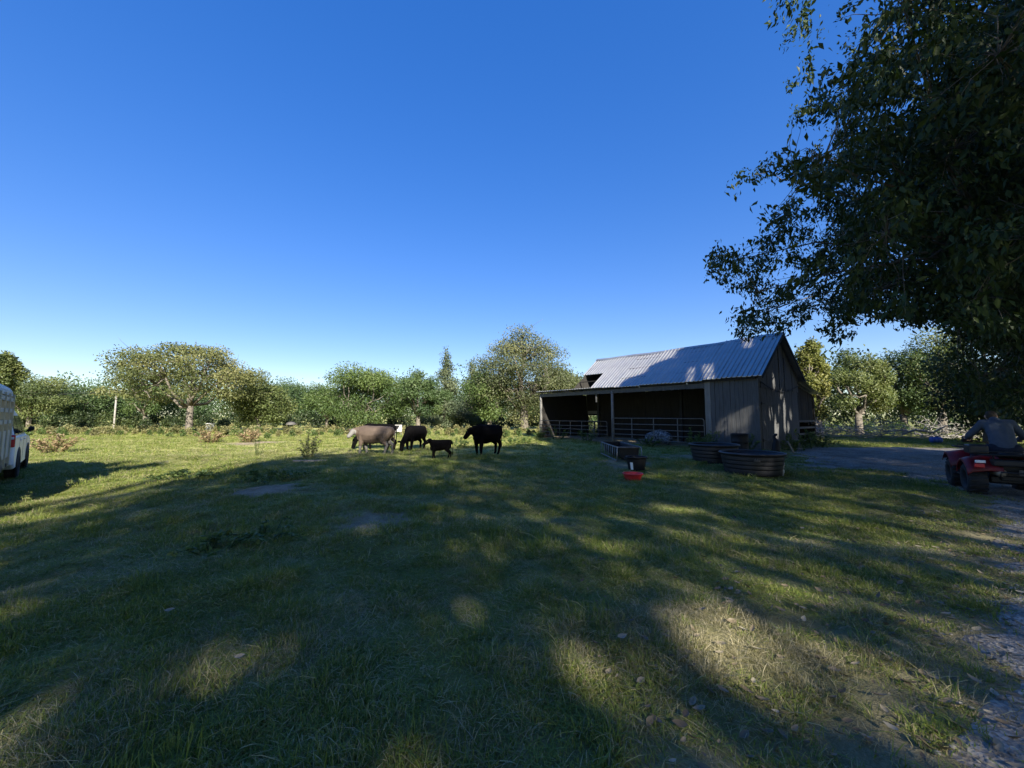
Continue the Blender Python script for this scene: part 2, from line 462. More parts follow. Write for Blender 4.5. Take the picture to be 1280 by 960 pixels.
def lit(P, grow=0.0):
    """1 where the sun ray through P comes down on a place that is sunlit in the photograph"""
    P = np.asarray(P, float)
    k = P[:, 2] / -SD[2]
    G = P + SD * k[:, None]
    yb = np.interp(G[:, 0], EDGE[:, 0], EDGE[:, 1])
    wob = 0.35 * np.sin(G[:, 0] * 2.1) + 0.25 * np.sin(G[:, 0] * 5.3 + 1)
    spk = (np.sin(P[:, 0] * 91.7 + P[:, 1] * 57.3 + P[:, 2] * 133.1) * 0.5 + 0.5)       # leaves that hang on inside the gaps
    res = (G[:, 1] > yb + wob) & (G[:, 0] < 1.6)
    wob2 = .42 * sines(G[:, 0], G[:, 1], 95, .38) + .30 * sines(G[:, 0], G[:, 1], 96, 1.1)
    for cx, cy, rx, ry in PATCH:
        q = ((G[:, 0] - cx) / (rx + min(grow, 1.5 * rx))) ** 2 + ((G[:, 1] - cy) / (ry + min(grow * 1.3, 2 * ry))) ** 2 + wob2
        res |= (q < .8) & (spk > .10 + .35 * (q > .4))
    # the barn's front roof slope: lit left of a slanting line, plus two streaks
    L = P - BARN; dl = np.array([SD @ GD, SD @ FD, SD[2]])
    w, s, z = L @ GD, L @ FD, P[:, 2]
    den = dl[2] - SLOPE * dl[0]
    t = (EAVE + SLOPE * (w + 0.25) - z) / den
    wi, si = w + dl[0] * t, s + dl[1] * t
    on = (t > 0) & (wi > -0.4) & (wi < BW / 2 + .1) & (si > -0.5) & (si < 12)
    edge = 7.55 - 1.1 * (wi + 0.25) + 0.25 * np.sin(wi * 6)
    res &= ~((w + dl[0] * (-w / dl[0]) < 1) & (-w / dl[0] > 0) & (s - w * dl[1] / dl[0] > 2.2) & (s - w * dl[1] / dl[0] < 14.7) & (z - w * dl[2] / dl[0] < 3.25) & (z - w * dl[2] / dl[0] > -.3))
    stre = (np.abs(si - (2.1 + 0.5 * wi)) < 0.22) & (wi < 0.9) | (np.abs(si - (0.2 + 0.45 * wi)) < 0.2) & (wi > 1.7) | (np.abs(si - (3.0 + .4 * wi)) < .15) & (wi < .8)
    res |= on & ((si > edge) | stre)
    # front wall w = 0 and gable wall s = 0: slim upright flecks
    g2 = grow * .5
    t = -w / dl[0]; si, zi = s + dl[1] * t, z + dl[2] * t
    on = (t > 0) & (si > 0) & (si < 2.2) & (zi > 0) & (zi < 3.3)
    for cs, cz, rs, rz in ((0.62, 1.5, .16, 1.2), (1.25, 1.35, .15, .75), (0.95, 1.2, .1, .5), (1.65, 1.1, .1, .4)):
        res |= on & (((si - cs + 0.1 * (zi - cz)) / (rs + g2)) ** 2 + ((zi - cz) / (rz + g2)) ** 2 < 1)
    t = -s / dl[1]; wi, zi = w + dl[0] * t, z + dl[2] * t
    on = (t > 0) & (wi > 0) & (wi < BW) & (zi > 0) & (zi < 5)
    for cw, cz, rw, rz in ((1.75, 1.05, .18, .6), (2.2, .8, .18, .4), (3.05, 2.05, .16, .6), (3.0, 1.2, .14, .45), (2.5, 1.75, .14, .35), (1.3, 1.7, .14, .35), (1.85, 3.2, .12, .4), (3.5, 1.0, .12, .3), (.7, 1.4, .12, .3), (3.9, 1.7, .1, .3), (2.7, 2.7, .1, .25)):
        res |= on & (((wi - cw + 0.08 * (zi - cz)) / (rw + g2)) ** 2 + ((zi - cz) / (rz + g2)) ** 2 < 1)
    return res

# ------------------------------------------------------------------ the ground
def spaced(lo, hi, step, far, grow=1.16):
    a = list(np.arange(lo, hi + 1e-6, step))
    s = step
    while a[-1] < far[1]:
        s *= grow; a.append(a[-1] + s)
    s = step; b = []
    x = lo
    while x > far[0]:
        s *= grow; x -= s; b.append(x)
    return np.array(b[::-1] + a)

DIRT = []
for (u, v, ru, rv, k) in ((334, 618, 46, 8, 1), (470, 655, 50, 12, .8), (320, 553, 34, 2.0, 1), (385, 581, 20, 2, .6), (872, 572, 70, 5, .7), (780, 578, 36, 4, .8), (700, 572, 40, 5, .35),
                          (1000, 588, 40, 5, .7), (930, 815, 60, 25, .4), (1080, 690, 60, 12, .35), (790, 800, 30, 10, .5), (1120, 800, 60, 90, .45)):
    c = ground_at(u, v); a = ground_at(u, v - rv); b = ground_at(u, v + rv)
    DIRT.append((c[0], c[1], ru / F * c[1], (a[1] - b[1]) / 2, k))

LANE = np.array([(1.2, 0.3)] + [tuple(ground_at(u, v)) for u, v in ((1150, 958), (1205, 880), (1240, 790), (1258, 720), (1258, 660), (1215, 615), (1120, 592), (1010, 586))])   # left edge of the gravel
def lane_side(x, y):
    """metres inside the gravel lane and yard (negative outside)"""
    x = np.asarray(x, float); y = np.asarray(y, float)
    ex = np.interp(y, LANE[:, 1], LANE[:, 0])
    d = (x - ex) * 0.72
    y1 = LANE[-1, 1]
    d = np.where(y > y1, (x - LANE[-1, 0] - (y - y1) * 0.62) * .8, d)
    d = np.minimum(d, 20.4 - y - 0.02 * (x - 12))
    d = np.minimum(d, (24 - x))
    return d - .1 + 0.16 * sines(x, y, 21, 1.4) + 0.1 * sines(x, y, 22, .5)

def dirt_at(x, y):
    out = np.zeros_like(np.asarray(x, float))
    n = 0.35 * sines(x, y, 31, 0.7) + 0.2 * sines(x, y, 32, .25)
    for cx, cy, rx, ry, k in DIRT:
        q = np.sqrt(((x - cx) / rx) ** 2 + ((y - cy) / ry) ** 2)
        out = np.maximum(out, k * np.clip((1.15 - q + 0.5 * n) * 2.2, 0, 1))
    out = np.maximum(out, 0.6 * np.clip(lane_side(x, y) / (0.35 + 0.9 * (y < 9)) + 1.25, 0, 1))
    L = np.stack([x - BARN[0], y - BARN[1]], -1)
    w = L @ GD[:2]; s = L @ FD[:2]
    out = np.maximum(out, ((w > 0.1) & (w < BW) & (s > 0) & (s < 14.6)) * 0.9)
    return out

xs = spaced(-15, 18, 0.17, (-900, 900)); ys = spaced(-2, 24, 0.17, (-60, 1500))
X, Y = np.meshgrid(xs, ys)
Z = gz(X, Y)
V = np.stack([X.ravel(), Y.ravel(), Z.ravel()], 1)
nx, ny = len(xs), len(ys)
idx = np.arange(nx * ny).reshape(ny, nx)
q = np.stack([idx[:-1, :-1].ravel(), idx[:-1, 1:].ravel(), idx[1:, 1:].ravel(), idx[1:, :-1].ravel()], 1)
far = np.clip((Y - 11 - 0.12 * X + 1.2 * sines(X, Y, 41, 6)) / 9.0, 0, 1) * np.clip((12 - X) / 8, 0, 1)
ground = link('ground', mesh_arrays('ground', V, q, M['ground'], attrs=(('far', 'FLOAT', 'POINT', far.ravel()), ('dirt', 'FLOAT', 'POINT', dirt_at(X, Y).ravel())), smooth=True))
setp(ground, 'uneven pasture ground running out to the trees', kind='structure')

# gravel lane and yard: its own sheet a few millimetres up, with a ragged edge
parts_v, parts_q, off = [], [], 0
for gx, gy in ((np.arange(0.4, 9.0, 0.045), np.arange(0.4, 6.0, 0.045)), (np.arange(4.0, 24, 0.12), np.arange(6.0 - .045 * .6, 21, 0.12))):
    X, Y = np.meshgrid(gx, gy)
    side = lane_side(X, Y)
    Z = gz(X, Y) + np.clip(side * .22, -.05, .010) + .004 * sines(X, Y, 24, .16) * (side > .05)
    idx = np.arange(X.size).reshape(X.shape)
    q = np.stack([idx[:-1, :-1].ravel(), idx[:-1, 1:].ravel(), idx[1:, 1:].ravel(), idx[1:, :-1].ravel()], 1)
    q = q[(side > -.22).ravel()[q].all(1)]
    used, inv = np.unique(q, return_inverse=True)
    parts_v.append(np.stack([X.ravel(), Y.ravel(), Z.ravel()], 1)[used]); parts_q.append(inv.reshape(q.shape) + off); off += len(used)
drive = link('gravel_drive', mesh_arrays('gravel_drive', np.concatenate(parts_v), np.concatenate(parts_q), M['gravel'], smooth=True))
setp(drive, 'grey gravel lane and yard beside the barn', kind='structure')

# loose stones lying on the lane
rs = np.random.RandomState(5)
ico_v = []; ph = (1 + 5 ** .5) / 2
ico_v = nrm(np.array([(-1, ph, 0), (1, ph, 0), (-1, -ph, 0), (1, -ph, 0), (0, -1, ph), (0, 1, ph), (0, -1, -ph), (0, 1, -ph), (ph, 0, -1), (ph, 0, 1), (-ph, 0, -1), (-ph, 0, 1)], float))
ico_f = np.array([(0, 11, 5), (0, 5, 1), (0, 1, 7), (0, 7, 10), (0, 10, 11), (1, 5, 9), (5, 11, 4), (11, 10, 2), (10, 7, 6), (7, 1, 8), (3, 9, 4), (3, 4, 2), (3, 2, 6), (3, 6, 8), (3, 8, 9), (4, 9, 5), (2, 4, 11), (6, 2, 10), (8, 6, 7), (9, 8, 1)])
n = 40000
px = np.where(rs.rand(n) < .55, rs.uniform(1.5, 7, n), rs.uniform(7, 20, n)); py = np.where(px < 7, rs.uniform(1, 6.5, n), rs.uniform(5, 20, n))
ok = lane_side(px, py) > rs.rand(n) ** 2 * -0.35 + 0.12
px, py = px[ok][:12000], py[ok][:12000]; n = len(px)
sz = 0.005 + 0.011 * rs.rand(n) ** 2.2
sv = ico_v[None] * (1 + 0.35 * (rs.rand(n, 12, 1) - .5)) * (sz[:, None] * np.stack([0.8 + .7 * rs.rand(n), .8 + .7 * rs.rand(n), .5 + .3 * rs.rand(n)], 1))[:, None, :]
sv += np.stack([px, py, gz(px, py) + 0.008 + sz * .2], 1)[:, None, :]
st = link('gravel', mesh_arrays('gravel', sv.reshape(-1, 3), (ico_f[None] + 12 * np.arange(n)[:, None, None]).reshape(-1, 3), M['stone']))
setp(st, 'loose grey stones scattered over the gravel lane', kind='stuff')

# ------------------------------------------------------------------ leaf cards as real little folded blades
def leaf_mesh(name, P, D, N, L, W, tint, mats, drop=None):
    """N folded leaf blades: base P, direction D, face normal N, length L, width W"""
    n = len(P)
    D = nrm(D); S = nrm(np.cross(D, N)); N = np.cross(S, D)
    L = np.broadcast_to(L, (n,))[:, None]; W = np.broadcast_to(W, (n,))[:, None]
    mid = P + D * L * 0.42 - N * L * 0.02
    v = np.stack([P, mid + S * W / 2 + N * W * .16, P + D * L - N * L * 0.12, mid - S * W / 2 + N * W * .16], 1).reshape(-1, 3)
    b = 4 * np.arange(n)[:, None]
    t = np.concatenate([b + np.array([[0, 1, 2]]), b + np.array([[0, 2, 3]])], 1).reshape(-1, 3)
    return mesh_arrays(name, v, t, mats, attrs=(('tint', 'FLOAT', 'FACE', np.repeat(np.clip(tint, 0, 1), 2)),))

def ovate_mesh(name, P, D, N, L, W, tint, mats, curl=.35):
    n = len(P); D = nrm(D); S = nrm(np.cross(D, N)); N = np.cross(S, D)
    L = np.broadcast_to(L, (n,))[:, None]; W = np.broadcast_to(W, (n,))[:, None]
    v = []
    for k, w in ((0, .0), (.22, .8), (.5, 1.0), (.78, .62), (1.0, 0.0)):
        c = P + D * L * k + N * L * curl * (k - .5) ** 2 * 2
        v += [c] if w == 0 else [c + S * W * w / 2 + N * W * .3 * w, c, c - S * W * w / 2 + N * W * .22 * w]
    v = np.stack(v, 1).reshape(-1, 3)
    f = [(0, 2, 1), (0, 3, 2), (1, 2, 4), (2, 5, 4), (2, 3, 5), (3, 6, 5), (4, 5, 7), (5, 8, 7), (5, 6, 8), (6, 9, 8), (7, 8, 10), (8, 9, 10)]
    t = (11 * np.arange(n)[:, None, None] + np.array(f)[None]).reshape(-1, 3)
    return mesh_arrays(name, v, t, mats, attrs=(('tint', 'FLOAT', 'FACE', np.repeat(np.clip(tint, 0, 1), len(f))),))

def rand_unit(rs, n):
    return nrm(rs.randn(n, 3))

# ------------------------------------------------------------------ the barn
barn = thing('barn', 'weathered grey board barn with ribbed metal roof and open front bay', 'barn', tuple(BARN), BA)
BL = 11.4      # length of the gabled part; the open bay runs on to 14.6
rb = random.Random(3)

def plank(w0, w1, s0, s1, z0, z1a, z1b, axis, mat, name='plank', parent=barn):
    """upright board; axis 'w': face runs along w at s0..s1 thickness; z1a/z1b top at each end"""
    if axis == 'w':
        vs = [(w0, s0, z0), (w1, s0, z0), (w1, s1, z0), (w0, s1, z0), (w0, s0, z1a), (w1, s0, z1b), (w1, s1, z1b), (w0, s1, z1a)]
    else:
        vs = [(w0, s0, z0), (w1, s0, z0), (w1, s1, z0), (w0, s1, z0), (w0, s0, z1a), (w1, s0, z1a), (w1, s1, z1b), (w0, s1, z1b)]
    m = MB().add(vs, [(3, 2, 1, 0), (4, 5, 6, 7), (0, 1, 5, 4), (1, 2, 6, 5), (2, 3, 7, 6), (3, 0, 4, 7)])
    o = m.build(name, M[mat], parent)
    k = rb.uniform(-.004, .004)
    o.rotation_euler = (0, k, 0) if axis == 's' else (k, 0, 0)
    return o

def roof_z(w):
    return EAVE + SLOPE * (min(w, BW - w) + 0.25) - 0.06

def plank_row(a0, a1, width, fn, gap=0.008):
    a = a0
    while a < a1 - 0.03:
        b = min(a + width * rb.uniform(0.82, 1.15), a1)
        if a1 - b < 0.05: b = a1
        fn(a, b - gap * rb.uniform(0.3, 1.6))
        a = b

# gable wall (s = 0): lower boards, and upper boards lapping over them
def gable_low(a, b):
    d = rb.uniform(0, .008)
    plank(a, b, -0.02 - d, 0.012 - d, -0.12 + rb.uniform(0, .1), 3.0, 3.0, 'w', 'wood')
plank_row(0.0, BW, 0.21, gable_low)
def gable_high(a, b):
    d = rb.uniform(0, .008); z0 = 2.86 + rb.uniform(-.05, .05)
    m = (a + b) / 2
    plank(a, b, -0.052 - d, -0.031 - d, z0, max(roof_z(a), z0 + .02), max(roof_z(b), z0 + .02), 'w', 'wood')
plank_row(0.0, BW / 2, 0.21, gable_high)
plank_row(BW / 2, BW, 0.21, gable_high)
# the door in the gable: boards standing proud with strap hinges and a latch
def door_board(a, b):
    plank(a, b, -0.052, -0.034, 0.06, 2.5, 2.5, 'w', 'wood', 'plank', door)
door = bpy.data.objects.new('door', None); C.objects.link(door); door.parent = barn
for z in (2.15, .5): MB().box((1.15, -0.062, z), (1.6, .018, .12)).build('ledge', M['wood'], door)
plank_row(0.3, 2.0, 0.2, door_board, 0.012)
for z in (2.15, 0.5):
    MB().box((0.42, -0.077, z), (0.42, .01, .045)).tube([(0.22, -0.08, z - .06), (0.22, -0.08, z + .06)], .014).build('hinge', M['black_plastic'], door)
MB().box((1.98, -0.06, 1.25), (.18, .03, .05)).build('latch', M['black_plastic'], door)

# closed piece of the front wall (w = 0)
def front_low(a, b):
    d = rb.uniform(0, .008)
    plank(-0.02 - d, 0.012 - d, a, b, -0.1 + rb.uniform(0, .1), 3.36, 3.36, 's', 'wood')
plank_row(0.0, 2.06, 0.2, front_low)
MB().box((-0.03, 2.12, 1.6), (.05, .15, 3.3)).box((-.036, 2.26, 1.6), (.04, .12, 3.3)).build('corner_board', M['wood_pale'], barn)
MB().box((-0.03, -0.035, 1.6), (.06, .10, 3.3)).build('corner_board', M['wood'], barn)
for s, r in ((8.0, .085), (14.55, .09)):
    MB().tube([(0.02, s, -0.3), (0.03, s + .02, 1.6), (0.0, s, 3.1)], [r * 1.08, r, r * .92], 10).build('post', M['wood_pale'], barn)
for s in (5.0, 11.2):
    MB().box((2.5, s, 1.6), (.16, .16, 3.4)).build('post', M['wood_dark'], barn)
MB().box((0.0, 8.4, 3.08), (.07, 12.4, .24)).build('beam', M['wood'], barn)
MB().box((-0.14, 7.3, 3.3), (.03, 14.6, .10)).build('fascia_board', M['wood_dark'], barn)
MB().box((0.02, 9.28, 2.75), (.03, .09, .6)).build('hanging_board', M['wood'], barn)
# back wall (w = BW) with its low opening, and far end wall
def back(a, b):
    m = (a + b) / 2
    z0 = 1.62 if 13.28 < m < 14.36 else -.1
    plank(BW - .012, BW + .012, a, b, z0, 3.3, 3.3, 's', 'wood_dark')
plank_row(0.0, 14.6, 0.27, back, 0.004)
MB().box((BW - .04, 13.8, 1.86), (.03, 1.3, .24)).build('plank', M['wood_pale'], barn)
MB().box((BW - .04, 13.8, 1.12), (.03, 1.3, .10)).box((BW - .045, 13.75, .6), (.04, .09, 1.2)).build('opening_rail', M['wood_dark'], barn)
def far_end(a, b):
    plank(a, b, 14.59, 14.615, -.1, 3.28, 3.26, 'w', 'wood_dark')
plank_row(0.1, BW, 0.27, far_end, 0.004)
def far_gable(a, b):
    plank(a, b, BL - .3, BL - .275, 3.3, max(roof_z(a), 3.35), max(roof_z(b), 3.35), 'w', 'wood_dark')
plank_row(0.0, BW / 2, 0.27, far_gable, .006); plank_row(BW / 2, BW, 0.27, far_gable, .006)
# inner wall across the barn behind the closed front
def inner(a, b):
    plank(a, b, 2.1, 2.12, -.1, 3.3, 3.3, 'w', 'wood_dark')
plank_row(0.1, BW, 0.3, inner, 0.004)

# ribbed metal sheets: profile along s, running down the slope
def rib_profile(width, pitch=0.225, h=0.024):
    pts = []
    k = int(round(width / pitch))
    for i in range(k):
        s = i * pitch
        pts += [(s, 0), (s + pitch - .075, 0), (s + pitch - .055, h), (s + pitch - .02, h)]
    pts.append((k * pitch, 0))
    return pts
def sheet_mesh(name, prof, w0, z0, w1, z1, mat, nseg=4, sag=0.0, seed=0):
    r = random.Random(seed)
    vs, fs = [], []
    dw, dz = w1 - w0, z1 - z0; ln = math.hypot(dw, dz); nw, nz = -dz / ln, dw / ln
    if nz < 0: nw, nz = -nw, -nz
    for i in range(nseg + 1):
        k = i / nseg
        off = r.uniform(-.006, .006)
        for s, h in prof:
            vs.append((w0 + dw * k + nw * (h + off), s, z0 + dz * k + nz * (h + off) - sag * math.sin(PI * k)))
    n = len(prof)
    for i in range(nseg):
        for j in range(n - 1):
            fs.append((i * n + j, i * n + j + 1, (i + 1) * n + j + 1, (i + 1) * n + j))
    # turned-down lower lip so the sheet edge has a real thickness
    b = len(vs)
    for j in range(n): vs.append((vs[j][0], vs[j][1], vs[j][2] - .018))
    for j in range(n - 1): fs.append((b + j, b + j + 1, j + 1, j))
    return MB().add(vs, fs).mesh(name, mat)
def sheet(name, mesh, s, dz=0.0, label=None, rot=0):
    o = link(name, mesh, barn); o.location = (0, s, dz); o.rotation_euler = (rb.uniform(-.0015, .0015), rb.uniform(-.001, .001), rot)
    if label: o['label'] = label
    return o
PW = 0.90
ridge_w = BW / 2
prof = rib_profile(PW, .225, .036)
front_full = [sheet_mesh('roof_sheet', prof, -0.25, EAVE, ridge_w, RIDGE, M['roof'], 6, 0.012, k) for k in range(4)]
back_full = [sheet_mesh('roof_sheet', prof, BW + 0.25, EAVE, ridge_w, RIDGE, M['roof'], 6, 0.012, 10 + k) for k in range(3)]
wm = -0.25 + 0.47 * (ridge_w + .25)
front_short = sheet_mesh('roof_sheet', prof, wm, EAVE + SLOPE * (wm + .25), ridge_w, RIDGE, M['roof'], 4, 0.01, 30)
def sagz(s):
    return -0.075 * math.sin(PI * min(max(s / 11.2, 0), 1)) + .02 * math.sin(s * 1.7)
s = -0.35; k = 0
while s < 11.0:
    if s < 9.4: sheet('roof_sheet', front_full[k % 4], s, 0.004 * (k % 2) + sagz(s))
    else: sheet('roof_sheet', front_short, s, 0.004 * (k % 2) + sagz(s), 'short roof sheet above the missing corner')
    sheet('roof_sheet', back_full[k % 3], s, 0.004 * (k % 2) + sagz(s))
    s += PW - .006; k += 1
s_end = s
rs_ = np.linspace(-.37, s_end, 12)
cap = MB()
for a_, b_ in zip(rs_[:-1], rs_[1:]):
    vs = []
    for s_ in (a_, b_ + .03):
        z_ = RIDGE + sagz(s_) + .03
        vs += [(ridge_w - .16, s_, z_ - .16 * SLOPE), (ridge_w, s_, z_ + .012), (ridge_w + .16, s_, z_ - .16 * SLOPE)]
    cap.add(vs, [(0, 1, 4, 3), (1, 2, 5, 4)])
cap.build('ridge_cap', M['roof'], barn)
for sgn in (0, 1):
    w0 = -.25 if not sgn else BW + .25
    p0 = Vector((w0, -.345, EAVE - .08)); p1 = Vector((ridge_w, -.345, RIDGE - .08))
    d = (p1 - p0); rot = Matrix.Rotation(-math.atan2(d.z, d.x), 3, 'Y')
    MB().box((p0 + p1) / 2, (d.length, .03, .13), rot).build('rake_board', M['wood_dark'], barn)
for w in (0.5, 1.3, 2.1, 2.95, 3.75, 4.5):   # purlins under the sheets
    MB().box((w, s_end / 2 - .1, roof_z(w) - .07), (.09, s_end - .1, .05)).build('purlin', M['wood_dark'], barn)
# nearly flat sheets over the open end bay
flat = sheet_mesh('shed_sheet', prof, -0.27, EAVE - .03, BW + .2, EAVE - .10, M['roof'], 3, 0.02, 50)
s = 9.42; k = 0
while s < 14.2:
    sheet('shed_sheet', flat, s, 0.003 * (k % 2)); s += PW - .006; k += 1
# low lean-to along the back
lw0, lw1 = BW + .05, BW + 3.25
lean = [sheet_mesh('lean_sheet', prof, lw1, 2.82, lw0, 3.42, M['roof'], 3, 0.01, 60 + k) for k in range(2)]
s = -.2; k = 0
while s < 11:
    sheet('lean_sheet', lean[k % 2], s, 0.003 * (k % 2)); s += PW - .006; k += 1
def lean_board(a, b):
    if rb.random() < .04: return
    f = (a - BW) / 3.1
    plank(a, b, 0.18, 0.205, 1.15 + rb.uniform(-.1, .1), 3.32 - .55 * f, 3.32 - .55 * (b - BW) / 3.1, 'w', 'wood_dark')
plank_row(BW + .1, BW + 3.05, 0.2, lean_board, .02)
for z in (0.3, 0.62, 0.95, 1.3):
    MB().box((BW + 1.55, .15, z), (3.0, .03, .11), Matrix.Rotation(rb.uniform(-.02, .02), 3, 'Y')).build('rail', M['wood'], barn)
MB().box((BW + 3.05, .2, 1.3), (.14, .14, 2.8)).build('post', M['wood_dark'], barn)
def lean_back(a, b):
    plank(BW + 3.06, BW + 3.085, a, b, -.1, 2.72, 2.72, 's', 'wood_dark')
plank_row(0.3, 11.0, 0.33, lean_back, .01)

def barn_pt(w, s, z=0.0):
    return BARN + GD * w + FD * s + np.array([0, 0, z])

# dark hose sagging across the gable
hose = MB()
pts = []
for i in range(15):
    k = i / 14
    p = barn_pt(0.15 + 4.7 * k, -0.12, 3.12 - 0.42 * math.sin(PI * k * .96) + .08 * k)
    pts.append(p)
pts = [barn_pt(0.12, -.1, 2.85)] + pts + [barn_pt(4.95, -.1, 3.0)]
setp(hose.tube(pts, 0.022, 6).build('hose', M['rubber']), 'dark hose sagging across the barn gable', 'hose')

# tube gates standing along the open front
def tube_gate(name, label, s0, s1, h, n_up, mat, w=-0.28, rails=(0.22, 0.46, 0.72, 1.0, 1.3), tilt=0.0):
    p = barn_pt(w, s0, 0)
    t = thing(name, label, 'gate', tuple(p), BA, 'tube gates across the open bay')
    L = s1 - s0; k = h / rails[-1]
    r = .022
    for i, z in enumerate(rails):
        a, b = (0.0, L) if i not in (0, len(rails) - 1) else (0.12, L - .12)
        MB().tube([(0, a, z * k + .03), (tilt * .5, L / 2, z * k + rb.uniform(-.02, .01) + .03), (tilt, b, z * k + .03)], r, 6).build('rail', mat, t)
    zt, zb = rails[-1] * k + .03, rails[0] * k + .03
    fr = MB()
    for y, sg in ((0, 1), (L, -1)):
        x = 0 if y == 0 else tilt
        fr.tube([(x, y + .12 * sg, zb), (x, y + .03 * sg, zb + .03), (x, y, zb + .12), (x, y, zt - .12), (x, y + .03 * sg, zt - .03), (x, y + .12 * sg, zt)], r, 6)
    fr.build('end_frame', mat, t)
    for i in range(n_up):
        y = L * (i + 1) / (n_up + 1)
        MB().box((tilt * (i + 1) / (n_up + 1), y, (zt + zb) / 2), (.012, .045, zt - zb)).build('upright', mat, t)
    return t
tube_gate('tube_gate', 'long tube gate in front of the right half of the open bay', 2.25, 7.7, 1.42, 3, M['galv'], -.35, tilt=-.1)
tube_gate('tube_gate', 'lower dull tube gate between the middle post and far left post', 8.2, 14.35, 1.22, 5, M['tube_grey'], -.3, (0.2, 0.45, 0.7, 0.95, 1.25))

# pale mottled sack behind the right gate
rs = np.random.RandomState(8)

# ------------------------------------------------------------------ rounded bodies: overlapping tapered limbs fused into one skin
def cone_pts(p0, r0, p1, r1, sub=2, flat=None):
    bm = bmesh.new()
    for p, r in ((p0, r0), (p1, r1)):
        g = bmesh.ops.create_icosphere(bm, subdivisions=sub, radius=1.0)
        for v in g['verts']:
            s = Vector((r, r, r)) if not isinstance(r, (tuple, list)) else Vector(r)
            v.co = Vector((v.co.x * s.x, v.co.y * s.y, v.co.z * s.z)) + Vector(p)
    bmesh.ops.convex_hull(bm, input=bm.verts)
    bad = [v for v in bm.verts if not v.link_faces]
    bmesh.ops.delete(bm, geom=bad, context='VERTS')
    bmesh.ops.triangulate(bm, faces=bm.faces)
    bmesh.ops.recalc_face_normals(bm, faces=bm.faces)
    bm.verts.index_update()
    out = ([v.co.copy() for v in bm.verts], [tuple(v.index for v in f.verts) for f in bm.faces])
    bm.free()
    return out

def fuse(name, limbs, voxel, mats, parent=None, smooth=4, paint=None):
    m = MB()
    for l in limbs:
        vs, fs = cone_pts(*l)
        m.add(vs, fs)
    me = m.mesh(name + '_raw', mats)
    o = bpy.data.objects.new(name + '_raw', me); C.objects.link(o)
    rm = o.modifiers.new('fuse', 'REMESH'); rm.mode = 'VOXEL'; rm.voxel_size = voxel; rm.use_smooth_shade = True
    sm = o.modifiers.new('smooth', 'SMOOTH'); sm.iterations = smooth; sm.factor = 0.5
    dg = bpy.context.evaluated_depsgraph_get(); dg.update()
    me2 = bpy.data.meshes.new_from_object(o.evaluated_get(dg))
    me2.name = name
    bpy.data.objects.remove(o); bpy.data.meshes.remove(me)
    me2.materials.clear()
    for mt in (mats if isinstance(mats, (list, tuple)) else [mats]): me2.materials.append(mt)
    me2.polygons.foreach_set('use_smooth', np.ones(len(me2.polygons), bool))
    if paint:
        c = np.zeros(len(me2.polygons) * 3); me2.polygons.foreach_get('center', c)
        me2.polygons.foreach_set('material_index', paint(c.reshape(-1, 3)).astype(np.int32))
    return link(name, me2, parent)

# ------------------------------------------------------------------ cattle (local: +X forward, Z up)
M['hide_black'] = simple('black_hide', (0.0035, 0.0033, 0.0036), 0.9, 0, 0.3, 7, 0.03, 0.15)
M['hide_brown'] = simple('brown_hide', (0.085, 0.062, 0.046), 0.7, 0, 0.25, 4, 0.3, 0.15)
M['hide_rust'] = simple('rusty_black_hide', (0.085, 0.045, 0.026), 0.7, 0, 0.3, 5, 0.3)
M['hide_white'] = simple('white_hide', (0.15, 0.142, 0.13), 0.7, 0, 0.12, 9, 0.3)
M['horn'] = simple('dark_hoof', (0.05, 0.045, 0.04), 0.5, 0, 0.2, 9)

